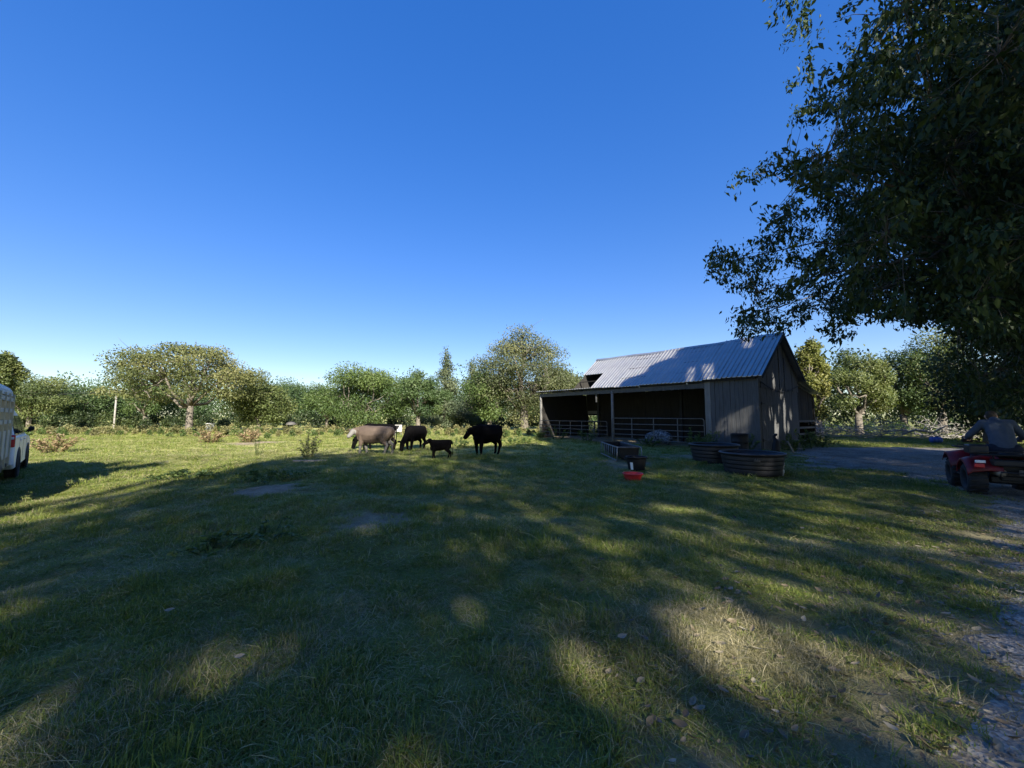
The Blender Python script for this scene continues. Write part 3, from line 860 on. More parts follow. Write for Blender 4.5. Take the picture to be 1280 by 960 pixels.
def cow(label, x, y, heading, scale, mats, paint=None, head='up', calf=False, group='cattle in the pasture', steps=(0.1, -0.08, 0.12, -0.1), udder=False, bend=0.0):
    t = thing('calf' if calf else 'cow', label, 'calf' if calf else 'cow', (x, y, float(gz(x, y)) - .01), heading, group)
    S = scale
    k = 0.82 if calf else 1.0          # calves: shorter trunk, longer legs
    g = 0.90 if calf else 1.0          # girth
    hz = 1.0                           # back line kept at about 1.3 x scale
    def P(a, b, c): return (a * S, b * S, c * S)
    def rr(a, b, c): return (a * S, b * S, c * S)
    limbs = []
    kk = .74 if calf else 1.0
    B = [  # trunk stations: x, z, rx, ry, rz
        (-0.80, 1.07, .14, .20, .20), (-0.62, 1.00, .20, .28, .29), (-0.30, 0.92, .22, .36, .38), (0.05, 0.89, .22, .38, .41), (0.38, 0.90, .22, .33, .41), (0.60, 0.96, .18, .26, .36)]
    B = [(a * k, z + (.06 if calf else 0), rx * g, ry * g, rz * g) for a, z, rx, ry, rz in B]
    for i in range(len(B) - 1):
        a, b = B[i], B[i + 1]
        limbs.append((P(a[0], 0, a[1]), rr(*a[2:]), P(b[0], 0, b[1]), rr(*b[2:])))
    # hips, withers, loin, brisket
    limbs.append((P(-.68 * k, .13, 1.16), .10 * S * g, P(-.68 * k, -.13, 1.16), .10 * S * g))
    limbs.append((P(.48 * k, 0, 1.20), rr(.18, .11, .13), P(-.2 * k, 0, 1.20), rr(.16, .12, .09)))
    limbs.append((P(-.2 * k, 0, 1.20), rr(.16, .12, .09), P(-.78 * k, 0, 1.20), rr(.10, .12, .07)))
    limbs.append((P(.70 * k, 0, .76), .15 * S * g, P(.50 * k, 0, .62), .14 * S * g))
    if udder: limbs.append((P(-.42, 0, .60), .13 * S, P(-.36, 0, .55), .09 * S))
    # legs: fore (shoulder, knee, fetlock, hoof), hind (stifle, hock, fetlock, hoof)
    th_ = .85 if calf else 1.0
    for i, sy in enumerate((1, -1)):
        st = steps[i]; fx = .52 * k
        sh = P(fx, .17 * sy * g, .80); kn = P(fx + st * .5 + .02, .17 * sy * g, .38); ft = P(fx + st * .9, .17 * sy * g, .10); hf = P(fx + st * .9 + .03, .17 * sy * g, .03)
        limbs += [(sh, rr(.15 * g, .11 * g, .19), kn, .075 * S * th_), (kn, .072 * S * th_, ft, .052 * S * th_), (ft, .055 * S * th_, hf, rr(.065, .055, .035))]
        st = steps[2 + i]; bx = -.64 * k
        hp = P(bx, .16 * sy * g, .92); sf = P(bx + .14, .18 * sy * g, .68); hk = P(bx - .13 + st * .6, .17 * sy * g, .43); ft = P(bx - .06 + st, .17 * sy * g, .10); hf = P(bx - .02 + st, .17 * sy * g, .03)
        limbs += [(hp, rr(.21 * g, .14 * g, .24), sf, rr(.15 * g, .11 * g, .14)), (sf, rr(.14 * g, .10 * g, .13), hk, .072 * S * th_), (hk, .070 * S * th_, ft, .052 * S * th_), (ft, .056 * S * th_, hf, rr(.065, .055, .035))]
    # short thick neck, blocky head
    by = bend
    hs = 1.15 if calf else 1.0
    if head == 'up':
        poll = Vector(P(.80 * k + .06, by * .8, 1.27)); nd = Vector((.80, by * 2.2, -.50))
    elif head == 'level':
        poll = Vector(P(.95 * k, by * .9, 1.08)); nd = Vector((.10, by * 5.6, -.66))
    else:
        poll = Vector(P(1.16, by * .8, .50)); nd = Vector((.28, by, -.95))
    nose = poll + nd.normalized() * .40 * S * hs
    nk = P(.58 * k, 0, 1.02)
    limbs.append((nk, rr(.20 * g, .18 * g, .29 * g), tuple(Vector(nk).lerp(poll, .8)), rr(.13 * g, .12 * g, .17 * g)))
    limbs.append((P(.66 * k, 0, .84), rr(.14 * g, .10 * g, .18 * g), tuple(Vector(nk).lerp(poll, .75) - Vector((0, 0, .08 * S))), rr(.10 * g, .08 * g, .10 * g)))
    pv, nv = poll, nose; d = (nv - pv).normalized()
    limbs.append((tuple(Vector(nk).lerp(poll, .7)), rr(.13 * g, .12 * g, .16 * g), tuple(pv), .13 * S * hs))
    limbs.append((pv, .135 * S * hs, pv.lerp(nv, .5), .112 * S * hs))
    limbs.append((pv.lerp(nv, .5), .110 * S * hs, nv, (.095 * S * hs, .10 * S * hs, .085 * S * hs)))
    body = fuse('body', limbs, 0.022 * max(S, .6), mats, t, 3, (lambda c: paint(c / S, pv / S, nv / S)) if paint else None)
    # ears, eyes, tail
    side = d.cross(Vector((0, 0, 1)))
    side = side.normalized() if side.length > .2 else Vector((0, 1, 0))
    for sg in (1, -1):
        e0 = pv + side * .12 * S * hs * sg + Vector((0, 0, .03 * S))
        e1 = e0 + side * .15 * S * hs * sg * 1.25 + Vector((-.02 * S, 0, .0))
        fuse('ear', [(e0, (.03 * S, .03 * S, .035 * S), e0.lerp(e1, .6), (.025 * S, .05 * S, .06 * S)), (e0.lerp(e1, .6), (.025 * S, .045 * S, .055 * S), e1, .012 * S)], .012, mats[0] if isinstance(mats, list) else mats, t, 2)
        ep = pv.lerp(nv, .33) + side * .112 * S * hs * sg + Vector((0, 0, .03 * S))
        MB().lathe([(0.0, -.018 * S), (.014 * S, -.01 * S), (.018 * S, 0), (.014 * S, .01 * S), (0.0, .018 * S)], 8, tuple(ep)).build('eye', M['horn'], t)
    tb = Vector(P(-.93 * k, 0, 1.14))
    MB().tube([tb + Vector((.06 * S, 0, .02 * S)), tb + Vector((-.02 * S, .01, -.03 * S)), tb + Vector((-.05 * S, .02, -.35 * S)), tb + Vector((-.03 * S, .03, -.62 * S)), tb + Vector((-.04 * S, .03, -.78 * S)), tb + Vector((-.03 * S, .03, -.86 * S))],
              [.035 * S, .03 * S, .022 * S, .018 * S, .04 * S, .008 * S], 7).build('tail', mats[0] if isinstance(mats, list) else mats, t)
    return t

def heading_of(dx, dy): return math.atan2(dy, dx)

def hereford(c, pv, nv):
    out = np.zeros(len(c))
    d = nrm((np.array(nv) - np.array(pv))[None])[0]
    q = (c - np.array(pv)) @ d
    face = (np.linalg.norm(c - np.array(pv) - q[:, None] * d, axis=1) < .17) & (q > .02) & (q < .6)
    belly = (c[:, 2] < .62 + .03 * np.sin(c[:, 0] * 9)) & (c[:, 2] > .5) & (np.abs(c[:, 1]) < .2) & (c[:, 0] < -.2)
    legs = (c[:, 2] < .40) | ((c[:, 0] < -.7) & (c[:, 2] < .72))
    out[face | belly | legs] = 1
    return out
def rusty(c, pv, nv):
    return ((c[:, 0] < -.70) & (c[:, 2] > .6)).astype(int)

cow('brown cow with a white face standing at the shade edge, leftmost of the cattle', -5.78, 16.6, heading_of(-1, .16), .92, [M['hide_brown'], M['hide_white']], hereford, 'level', udder=True, bend=.16)
cow('black cow mostly hidden behind the brown white-faced cow', -6.42, 18.9, heading_of(-1, .1), .96, M['hide_black'], None, 'down')
cow('black cow grazing with its head down and a rusty brown rump', -4.70, 19.2, heading_of(-.30, -.95), .93, [M['hide_black'], M['hide_rust']], rusty, 'down', steps=(.16, -.1, .1, -.12))
cow('small black calf standing in the shade between the grazing cow and the big black cow', -2.66, 14.75, heading_of(-.95, -.25), .56, M['hide_black'], None, 'up', True, bend=-.05)
cow('big black cow facing left beside the sunny gap, nearest to the barn', -1.02, 16.2, heading_of(-.58, -.81), .96, M['hide_black'], None, 'level', bend=-.1)

# ------------------------------------------------------------------ tubs, troughs and pans
def put(px, v, dz=0.0):
    g = ground_at(px, v)
    return (g[0], g[1], float(gz(g[0], g[1])) + dz)

def stock_tank(label, x, y, r, h, sy=1.0, rotz=0.0):
    t = thing('stock_tank', label, 'stock tank', (x, y, float(gz(x, y)) - .01), rotz, 'black stock tanks beside the barn')
    prof = [(0.02, 0.03), (r * .80, 0.03), (r * .86, .06)]
    prof = [(0.0, .012), (r * .84, .012), (r * .87, .05)]
    n = 4
    for i in range(n):
        z = .08 + (h - .16) * i / n; rr_ = r * (.875 + .1 * i / n)
        dz = (h - .16) / n
        prof += [(rr_, z), (rr_ + .002, z + dz * .2), (rr_ + .005, z + dz * .85), (rr_ + .004, z + dz * .95)]
    wall = list(prof)
    wall += [(r * .975, h - .05), (r * 1.0, h - .045)]
    inner = [(r * .95, h - .03), (r * .93, h - .12), (r * .83, .05), (0.0, .045)]
    MB().lathe(wall + [(r * .985, h - .03)] + inner, 48, sy=sy).build('tub', M['tank'], t)
    rim = []
    for i in range(9):
        a = PI * (1.15 - 1.3 * i / 8)
        rim.append((r * .99 + .035 * math.cos(a), h - .025 + .03 * math.sin(a)))
    MB().lathe(rim, 48, sy=sy, closed=True).build('rim', M['tank'], t)
    return t
tk = stock_tank('nearer black round stock tank with a moulded badge and white pipe', 6.62, 10.95, .79, .60)
# raised badge with small marks, facing the viewer
ang = math.atan2(-10.95, -6.62) + .14
for r_, nm, sx, mt in ((.0, 'badge', .15, 'tank'),):
    b = MB()
    n = 7
    for i in range(n):
        a0 = ang - .10 + .2 * i / n; a1 = ang - .10 + .2 * (i + 1) / n
        for z0, z1, ro in ((.40, .52, .80),):
            vs = []
            for rad in (.76, ro):
                for a, z in ((a0, z0), (a1, z0), (a1, z1), (a0, z1)):
                    vs.append((rad * math.cos(a), rad * math.sin(a), z))
            b.add(vs, [(4, 5, 6, 7), (0, 4, 7, 3), (1, 2, 6, 5), (3, 7, 6, 2), (0, 1, 5, 4)])
    bd = b.build('badge', M['rubber'], tk)
mk = MB()
for i, (da, z0, z1) in enumerate(((-.075, .42, .47), (-.045, .42, .50), (-.01, .42, .46), (.02, .42, .49), (.055, .42, .455), (.08, .42, .475))):
    a = ang + da
    mk.box((.803 * math.cos(a), .803 * math.sin(a), (z0 + z1) / 2), (.006, .014, z1 - z0), Matrix.Rotation(a, 3, 'Z'))
mk.build('badge_mark', M['tube_grey'], bd)
# white pipe standing against the right of the near tank
pp = thing('fill_pipe', 'short white pipe with couplings standing against the near stock tank', 'pipe', (7.28, 10.55, float(gz(7.28, 10.55))), 0)
MB().tube([(-.10, .0, -.05), (.0, .08, .50)], .020, 8).build('pipe', M['pvc'], pp)
for k in (.28, .62, .95):
    MB().tube([(-.10 + .10 * (k - .07), .08 * (k - .07), -.05 + .55 * (k - .07)), (-.10 + .10 * (k + .07), .08 * (k + .07), -.05 + .55 * (k + .07))], .031, 8).build('coupling', M['pvc'], pp)
pv_ = thing('water_hose', 'grey hose end looped off the near stock tank rim', 'hose', (7.45, 11.0, 0))
MB().tube([(-.08, 0, .54), (.1, .02, .52), (.22, .05, .44), (.12, .1, .40), (.0, .15, .42)], .013, 6).build('hose_loop', M['tube_grey'], pv_)
stock_tank('farther black stock tank half hidden behind the nearer tank', 6.55, 12.85, .73, .60)

def bucket(name, label, cat, x, y, r0, r1, h, mat, group=None, lip=.02, nrib=0):
    t = thing(name, label, cat, (x, y, float(gz(x, y)) - .004), 0, group)
    prof = [(0, .004), (r0 * .96, .004), (r0, .02)]
    for i in range(1, 7):
        k = i / 6; prof.append((r0 + (r1 - r0) * k, .02 + (h - .05) * k))
    prof += [(r1 + lip, h - .028), (r1 + lip, h), (r1 - .004, h), (r1 - .012, h - .03), (r0 - .012, .025), (0, .022)]
    MB().lathe(prof, 36).build('shell', mat, t)
    return t
x, y, _ = put(799, 587)
mb = bucket('muck_bucket', 'black plastic muck bucket with a white label', 'bucket', x, y + .25, .235, .30, .43, M['black_plastic'])
a = math.atan2(-y, -x) - .55
lb = MB()
for i in range(3):
    a0, a1 = a - .17 + .115 * i, a - .17 + .115 * (i + 1)
    vs = []
    for rad in (0, 1):
        for an, z in ((a0, .05), (a1, .05), (a1, .27), (a0, .27)):
            rr_ = .235 + .065 * (z - .02) / .38 + .0015 + .002 * rad
            vs.append((rr_ * math.cos(an), rr_ * math.sin(an), z))
    lb.add(vs, [(4, 5, 6, 7), (0, 4, 7, 3), (1, 2, 6, 5), (3, 7, 6, 2), (0, 1, 5, 4)])
lb.build('label', M['white_plain'], mb)
for sg in (1, -1):
    MB().tube([(sg * .29, -.08, .40), (sg * .34, -.05, .37), (sg * .345, .05, .37), (sg * .29, .08, .40)], .011, 6).build('handle', M['rubber'], mb)
x, y, _ = put(794, 597.5)
bucket('feed_pan', 'round red rubber feed pan on the grass', 'feed pan', x, y + .2, .185, .245, .195, M['red_plastic'], lip=.022)
# black drum by the wall
dr = thing('drum', 'black open drum standing in weeds by the barn wall', 'drum', (8.9, 15.45, 0), 0)
MB().lathe([(0, .01), (.29, .01), (.30, .03), (.30, .28), (.312, .30), (.30, .32), (.30, .58), (.312, .60), (.30, .62), (.30, .86), (.315, .88), (.30, .90), (.285, .90), (.285, .1), (0, .1)], 32).build('shell', M['black_plastic'], dr)

# feed bunk: long black trough carried in a pipe frame
fb = thing('feed_bunk', 'long black feed trough held in a pale pipe frame', 'feed trough', (3.62, 13.55, float(gz(3.9, 14.4))), R(-1.5))
h, ln, wd = .48, 2.7, .78
prof = [(-.0, h), (.04, h - .03), (.10, .16), (.22, .07), (wd / 2, .05), (wd - .22, .07), (wd - .10, .16), (wd - .04, h - .03), (wd, h)]
vs, fs = [], []
for y in (0.03, ln - .03):
    for px_, z in prof: vs.append((px_, y, z))
for y in (0.06, ln - .06):
    for px_, z in prof: vs.append((px_ + (.03 if px_ < wd / 2 else -.03) * (abs(px_ - wd / 2) > .01), y, z + .025))
n = len(prof)
for o_, fl in ((0, 0), (2 * n, 1)):
    for i in range(n - 1):
        f = (o_ + i, o_ + i + 1, o_ + n + i + 1, o_ + n + i); fs.append(f if fl else f[::-1])
fs.append(tuple(range(n))); fs.append(tuple(range(2 * n - 1, n - 1, -1)))
fs.append(tuple(range(3 * n - 1, 2 * n - 1, -1))); fs.append(tuple(range(3 * n, 4 * n)))
MB().add(vs, fs).build('trough', M['black_plastic'], fb)
MB().tube([(-.02, 0, h), (wd + .02, 0, h), (wd + .02, ln, h), (-.02, ln, h), (-.02, 0, h)], .020, 6).build('top_rail', M['galv_pale'], fb)
for x_ in (-.04, wd + .04):
    MB().tube([(x_, 0, .03), (x_, ln, .03)], .018, 6).build('bottom_rail', M['galv_pale'], fb)
    for i in range(5):
        MB().tube([(x_ - .0, ln * i / 4, .02), (x_ + (.02 if x_ < 0 else -.02), ln * i / 4, h)], .017, 6).build('leg', M['galv_pale'], fb)
    for i in range(4):
        MB().tube([(x_, ln * (i + .5) / 4, .03), (x_ + (.02 if x_ < 0 else -.02), ln * (i + .5) / 4, h)], .009, 5).build('bar', M['galv_pale'], fb)
MB().lathe([(wd / 2 - .03, -.004), (wd / 2 + .02, 0), (wd / 2 + .02, .03), (wd / 2 - .03, .03)], 20, (wd / 2, .06, h - .02), sy=.35).build('end_lip', M['tube_grey'], fb)

# mottled pale sack heap behind the right-hand gate
p = barn_pt(0.5, 5.1)
def mottle(name):
    t = NT(name); t.set(.7, 0, .3)
    t.base(t.ramp(t.noise(9, 4, .7), [(.42, (.03, .035, .045)), (.54, (.12, .145, .165)), (.68, (.30, .34, .38))])); return t.m
M['mottled'] = mottle('mottled_sack')
sk = fuse('feed_sack', [((-.1, -.5, .35), (.22, .2, .33), (.05, .1, .5), (.25, .25, .36)), ((.05, .1, .5), (.25, .3, .36), (0, .75, .34), (.2, .3, .3))], .04, M['mottled'], None, 3)
sk.location = tuple(p); sk.rotation_euler = (0, 0, BA)
setp(sk, 'pale mottled sack heaped behind the right-hand gate', 'sack')
# black crumpled sack and a pale board leaning at the gable foot
p = barn_pt(-.35, -.75)
sk2 = fuse('feed_sack', [((0, 0, .12), (.17, .16, .14), (.02, .0, .48), (.12, .11, .16)), ((.02, 0, .45), .10, (-.04, .03, .74), .05), ((-.04, .03, .72), .05, (.05, .02, .80), .06)], .025, M['black_plastic'], None, 3)
sk2.location = tuple(p); setp(sk2, 'black crumpled sack standing by the barn corner', 'sack')
p = barn_pt(-.12, -1.05)
lbd = MB().box((.12, .0, .27), (.07, .025, .62), Matrix.Rotation(-.5, 3, 'Y')).build('leaning_board', M['wood_pale'])
lbd.location = tuple(p - np.array([0.0, .15, 0])); lbd.rotation_euler = (0, 0, .2)
setp(lbd, 'short pale board leaning beside the black sack', 'board')

# fallen pale plank in the pasture and small litter
x, y, z = put(388, 581)
fl = MB().box((0, 0, .03), (1.0, .13, .045), Matrix.Rotation(.03, 3, 'Y')).build('fallen_plank', M['wood_pale'])
fl.location = (x, y, z); fl.rotation_euler = (0, 0, .35); setp(fl, 'weathered pale plank lying in the shaded grass', 'plank')
# white board with a dark triangle beyond the cows
sg = thing('sign_board', 'small white board with a dark triangle beyond the cows', 'sign', (-8.65, 30.0, 0), R(8)); sg.scale = (.85, .85, .9)
MB().box((0, 0, .72), (.62, .03, .56)).build('board', M['pvc'], sg)
MB().add([(-.27, -.017, .96), (.14, -.017, .96), (-.06, -.017, .60), (-.27, -.023, .96), (.14, -.023, .96), (-.06, -.023, .60)], [(3, 5, 4), (0, 1, 4, 3), (1, 2, 5, 4), (2, 0, 3, 5)]).build('triangle', M['black_plastic'], sg)
for x_ in (-.25, .25): MB().box((x_, .03, .35), (.05, .03, .8)).build('stake', M['wood'], sg)
# domed mineral feeder far off
x, y = -23.0, 41.0
mf = thing('mineral_feeder', 'small grey domed feeder at the edge of the far trees', 'feeder', (x, y, 0))
MB().lathe([(0, .98), (.2, .95), (.4, .85), (.52, .66), (.50, .64), (.38, .8), (0, .9)], 20).build('hood', M['tube_grey'], mf)
MB().lathe([(0, .02), (.35, .02), (.38, .28), (.34, .28), (.32, .08), (0, .08)], 20).build('pan', M['rubber'], mf)
MB().tube([(0, 0, .05), (0, 0, .92)], .05, 8).build('post', M['tube_grey'], mf)
wb = bucket('salt_tub', 'small white tub beside the oak at the field edge', 'tub', -30.2, 39.4, .3, .36, .8, M['white_plain'])
# utility pole with wires on the far left
up = thing('utility_pole', 'pale utility pole rising above the left hand trees', 'pole', (-50.5, 50, -1.9))
MB().tube([(0, 0, -.5), (0, 0, 6.9)], [.11, .085], 10).build('shaft', M['dead_wood'], up)
MB().box((0, -.14, 6.45), (1.7, .1, .12)).build('crossarm', M['wood'], up)
for x_ in (-.75, .0, .75): MB().lathe([(.0, 6.5), (.05, 6.52), (.06, 6.6), (.0, 6.66)], 8, (x_, -.14, 0)).build('insulator', M['white_plain'], up)
for x_ in (-.75, .75):
    pts = [(-50.5 + x_ - 60 * k, 49.86 + 3 * k, 4.76 - 1.0 * 4 * k * (1 - k)) for k in np.linspace(0, 1, 9)]
    w = MB().tube(pts, .02, 4).build('power_line', M['rubber']); setp(w, 'thin power line running left from the pale pole', 'wire', 'power lines at the pole')

# ------------------------------------------------------------------ the quad bike (local: +Y forward, origin under the middle of the rear axle)
ATV_X, ATV_Y = 9.94, 7.96
ATV_R = -math.atan2(.607, .794)
atv = thing('quad_bike', 'red quad bike with black racks seen from behind at the right edge', 'quad bike', (ATV_X, ATV_Y, float(gz(ATV_X, ATV_Y)) + .005), ATV_R)
M['atv_black'] = simple('black_atv_plastic', (0.015, 0.015, 0.016), .5, 0, .3, 6, .4)
M['vinyl'] = simple('black_vinyl', (0.018, 0.018, 0.02), .45, 0, .25, 8, .4)
M['muffler'] = simple('dull_muffler', (0.30, 0.25, 0.19), .5, .4, .25, 7)

def atv_wheel(x, y, rad, wid):
    ty = MB()
    hw = wid / 2
    prof = [(rad * .50, -hw * .8), (rad * .62, -hw), (rad * .85, -hw * 1.02), (rad * .96, -hw * .85), (rad * .975, 0), (rad * .96, hw * .85), (rad * .85, hw * 1.02), (rad * .62, hw), (rad * .50, hw * .8)]
    ty.lathe(prof, 28, axis='x', closed=True)
    for k in range(18):
        a = 2 * PI * k / 18
        for sg in (-1, 1):
            aa = a + (PI / 18 if sg > 0 else 0)
            c = Vector((sg * hw * .5, math.cos(aa) * rad * .985, math.sin(aa) * rad * .985))
            rot = Matrix.Rotation(aa, 3, 'X') @ Matrix.Rotation(sg * .45, 3, 'Z')
            ty.box(c, (hw * .95, rad * .035 * 2, rad * .11), Matrix.Rotation(aa, 3, 'X') @ Matrix.Rotation(PI / 2, 3, 'X') @ Matrix.Rotation(sg * .4, 3, 'Y'))
    o = ty.build('wheel', M['rubber'], atv)
    o.location = (x, y, rad)
    sg = 1 if x > 0 else -1
    rim = MB().lathe([(rad * .52, -hw * .7), (rad * .52, hw * .35), (rad * .46, hw * .3), (rad * .2, hw * .1), (rad * .16, hw * .5), (0, hw * .5)], 20, axis='x', mi=0)
    ro = rim.build('rim', M['tube_grey'], o)
    if sg < 0: ro.scale = (-1, 1, 1)
    return o
for sg in (-1, 1):
    atv_wheel(sg * .45, 0, .30, .26)
    atv_wheel(sg * .46, 1.22, .29, .21)
# rear fenders: arched shells
for sg in (-1, 1):
    m = MB()
    arcs = []
    for i in range(9):
        a = R(158 - 136 * i / 8)
        arcs.append((math.cos(a) * .40, .33 + math.sin(a) * .40))
    vs, fs = [], []
    for (y, z) in arcs:
        zz = max(z, .44)
        for xo, dz in ((.14, .03), (.30, .035), (.52, .0), (.60, -.035), (.605, -.085)):
            vs.append((sg * xo, y * (1.06 if xo > .4 else 1.0), zz + dz))
    for (y, z) in arcs:
        zz = max(z, .44)
        for xo, dz in ((.14, .01), (.30, .015), (.52, -.02), (.58, -.05), (.59, -.085)):
            vs.append((sg * xo, y * (1.02 if xo > .4 else 0.97), zz + dz))
    nA, nB = len(arcs), 5
    for off, fl in ((0, sg > 0), (nA * nB, sg < 0)):
        for i in range(nA - 1):
            for j in range(nB - 1):
                f = (off + i * nB + j, off + i * nB + j + 1, off + (i + 1) * nB + j + 1, off + (i + 1) * nB + j)
                fs.append(f if fl else f[::-1])
    o2 = nA * nB
    for i in range(nA - 1):
        for j in (0, nB - 1):
            fs.append((i * nB + j, (i + 1) * nB + j, o2 + (i + 1) * nB + j, o2 + i * nB + j))
    for j in range(nB - 1):
        for i in (0, nA - 1):
            fs.append((i * nB + j, i * nB + j + 1, o2 + i * nB + j + 1, o2 + i * nB + j))
    m.add(vs, fs, 0, True)
    m.build('rear_fender', M['red_paint'], atv)
    # front fender
    m = MB(); vs, fs = [], []
    for i in range(8):
        a = R(165 - 130 * i / 7)
        y, z = 1.22 + math.cos(a) * .38, .34 + math.sin(a) * .40
        for xo, dz in ((.16, .05), (.34, .04), (.57, .0), (.58, -.05)):
            vs.append((sg * xo, y, max(z, .46) + dz))
    for i in range(7):
        for j in range(3):
            fs.append((i * 4 + j, i * 4 + j + 1, i * 4 + 5 + j, i * 4 + 4 + j))
    m.add(vs, fs, 0, True)
    o = m.build('front_fender', M['red_paint'], atv)
    sd = o.modifiers.new('thick', 'SOLIDIFY'); sd.thickness = .012
    # tail lamp and pale reflector on the rear of each fender
    tl = MB().box((sg * .46, -.435, .60), (.13, .05, .07)).build('tail_lamp', M['red_lens'], atv, .01)
    MB().box((sg * .44, -.42, .675), (.13, .05, .05)).build('reflector', M['white_lens'], atv, .006)
    MB().box((sg * .36, .62, .32), (.30, .50, .03)).build('footwell', M['atv_black'], atv, .01)
MB().box((0, -.30, .66), (.56, .30, .12)).box((0, .1, .52), (.30, .6, .26)).build('tail_body', M['atv_black'], atv, .03)
MB().box((0, .5, .42), (.26, 1.3, .22)).box((0, .62, .30), (.36, .6, .2)).box((0, -.02, .32), (.5, .12, .12)).build('engine_frame', M['atv_black'], atv, .02)
# seat, tank, nose
seat_limbs = [((0, -.18, .80), (.15, .12, .07), (0, .30, .77), (.13, .15, .07)), ((0, .30, .77), (.12, .15, .07), (0, .62, .84), (.09, .1, .06))]
fuse('seat', seat_limbs, .02, M['vinyl'], atv, 4)
fuse('fuel_tank', [((0, .62, .74), (.12, .14, .11), (0, .98, .82), (.13, .14, .10))], .02, M['red_paint'], atv, 3)
MB().box((0, 1.35, .74), (.42, .36, .16)).box((0, 1.50, .58), (.5, .22, .22)).build('nose', M['red_paint'], atv, .04)
for sg in (-1, 1):
    MB().lathe([(0, .0), (.07, .0), (.075, .03), (0, .05)], 16, (0, 0, 0)).build('headlamp', M['white_lens'], atv).matrix_local = Matrix.Translation((sg * .17, 1.6, .66)) @ Matrix.Rotation(-PI / 2, 4, 'X')
# handlebar and grips
MB().tube([(-.40, .80, 1.02), (-.27, .87, 1.03), (-.10, .95, .98), (.10, .95, .98), (.27, .87, 1.03), (.40, .80, 1.02)], .014, 8).tube([(0, .95, .98), (0, 1.05, .80)], .03, 8).build('handlebar', M['atv_black'], atv)
for sg in (-1, 1):
    MB().tube([(sg * .29, .86, 1.03), (sg * .41, .795, 1.02)], .021, 8).build('grip', M['rubber'], atv)
    MB().box((sg * .3, .93, 1.03), (.16, .05, .13)).build('hand_guard', M['atv_black'], atv, .015)
# racks
def rack(y0, y1, z, hw):
    m = MB()
    m.tube([(-hw, y0, z), (hw, y0, z), (hw, y1, z), (-hw, y1, z), (-hw, y0, z)], .014, 6)
    for k in range(1, 6): m.tube([(-hw, y0 + (y1 - y0) * k / 6, z), (hw, y0 + (y1 - y0) * k / 6, z)], .009, 6)
    for x_ in (-.25, .25):
        m.tube([(x_, y0, z), (x_, y1, z)], .010, 6)
        m.tube([(x_, (y0 + y1) / 2, z), (x_ * .9, (y0 + y1) / 2 + .05, z - .18)], .012, 6)
    m.tube([(-hw, y0 + .02, z), (-hw, y0 + .02, z + .06), (hw, y0 + .02, z + .06), (hw, y0 + .02, z)], .012, 6)
    m.build('rack', M['atv_black'], atv)
rack(-.50, -.12, .81, .47); rack(1.18, 1.62, .85, .40)
# dark bag strapped on the left side of the rack
MB().box((-.45, -.28, .90), (.26, .34, .17)).build('rack_box', M['vinyl'], atv, .03)
MB().lathe([(0, -.02), (.055, 0), (.075, .05), (.075, .40), (.055, .45), (.02, .46)], 16, (0, 0, 0)).build('muffler', M['muffler'], atv).matrix_local = Matrix.Translation((-.17, -.36, .47)) @ Matrix.Rotation(-PI / 2, 4, 'X')
MB().tube([(-.22, -.46, .38), (-.22, -.52, .50), (.22, -.52, .50), (.22, -.46, .38)], .014, 6).build('rear_bar', M['atv_black'], atv)
MB().box((.1, -.44, .50), (.17, .01, .10)).build('number_plate', M['tube_grey'], atv)

# ------------------------------------------------------------------ the rider (same local frame as the quad bike)
M['skin'] = simple('skin', (0.42, 0.26, 0.19), .55, 0, .1, 12, .4)
M['shirt'] = simple('grey_blue_shirt', (0.06, 0.078, 0.11), .85, 0, .12, 14, .15, .2)
M['trousers'] = simple('dark_trousers', (0.018, 0.022, 0.035), .85, 0, .2, 12, .15)
M['hair'] = simple('dark_hair', (0.03, 0.022, 0.016), .7, 0, .3, 30, .3)
M['boot'] = simple('brown_boot', (0.05, 0.035, 0.025), .6, 0, .2, 10)
person = thing('person', 'person in a grey blue long shirt riding the quad bike, back turned', 'person', (ATV_X, ATV_Y, float(gz(ATV_X, ATV_Y)) + .005), ATV_R)
hip = (0, .10, .93); chest = (-.01, .30, 1.30); neck = (-.02, .40, 1.47); head = (-.03, .47, 1.64)
body = [((0, .10, .93), (.15, .11, .12), (0, .22, 1.15), (.14, .10, .12)), ((0, .22, 1.15), (.15, .10, .12), (-.01, .33, 1.36), (.17, .10, .10)),
        ((-.17, .35, 1.39), .065, (.15, .35, 1.39), .065), ((-.01, .36, 1.40), .065, (-.025, .50, 1.44), .055)]
HZ = Vector((0, .085, -.115))
hd = [((-.03, .455, 1.655), (.076, .092, .095), (-.03, .475, 1.60), (.066, .08, .085)), ((-.03, .50, 1.57), (.045, .045, .035), (-.03, .525, 1.56), (.03, .03, .025)),
      ((-.03, .558, 1.625), (.013, .018, .02), (-.03, .552, 1.65), .010), ((-.112, .455, 1.635), (.010, .02, .032), (-.106, .46, 1.62), .012), ((.052, .455, 1.635), (.010, .02, .032), (.046, .46, 1.62), .012)]
def sh_(p): return tuple(Vector(p) + HZ)
hd = [(sh_(a), ra, sh_(b_), rb2) for a, ra, b_, rb2 in hd]
arms, legs, sleeves, pants = [], [], [], []
gripL, gripR = (-.345, .815, 1.035), (.345, .815, 1.035)
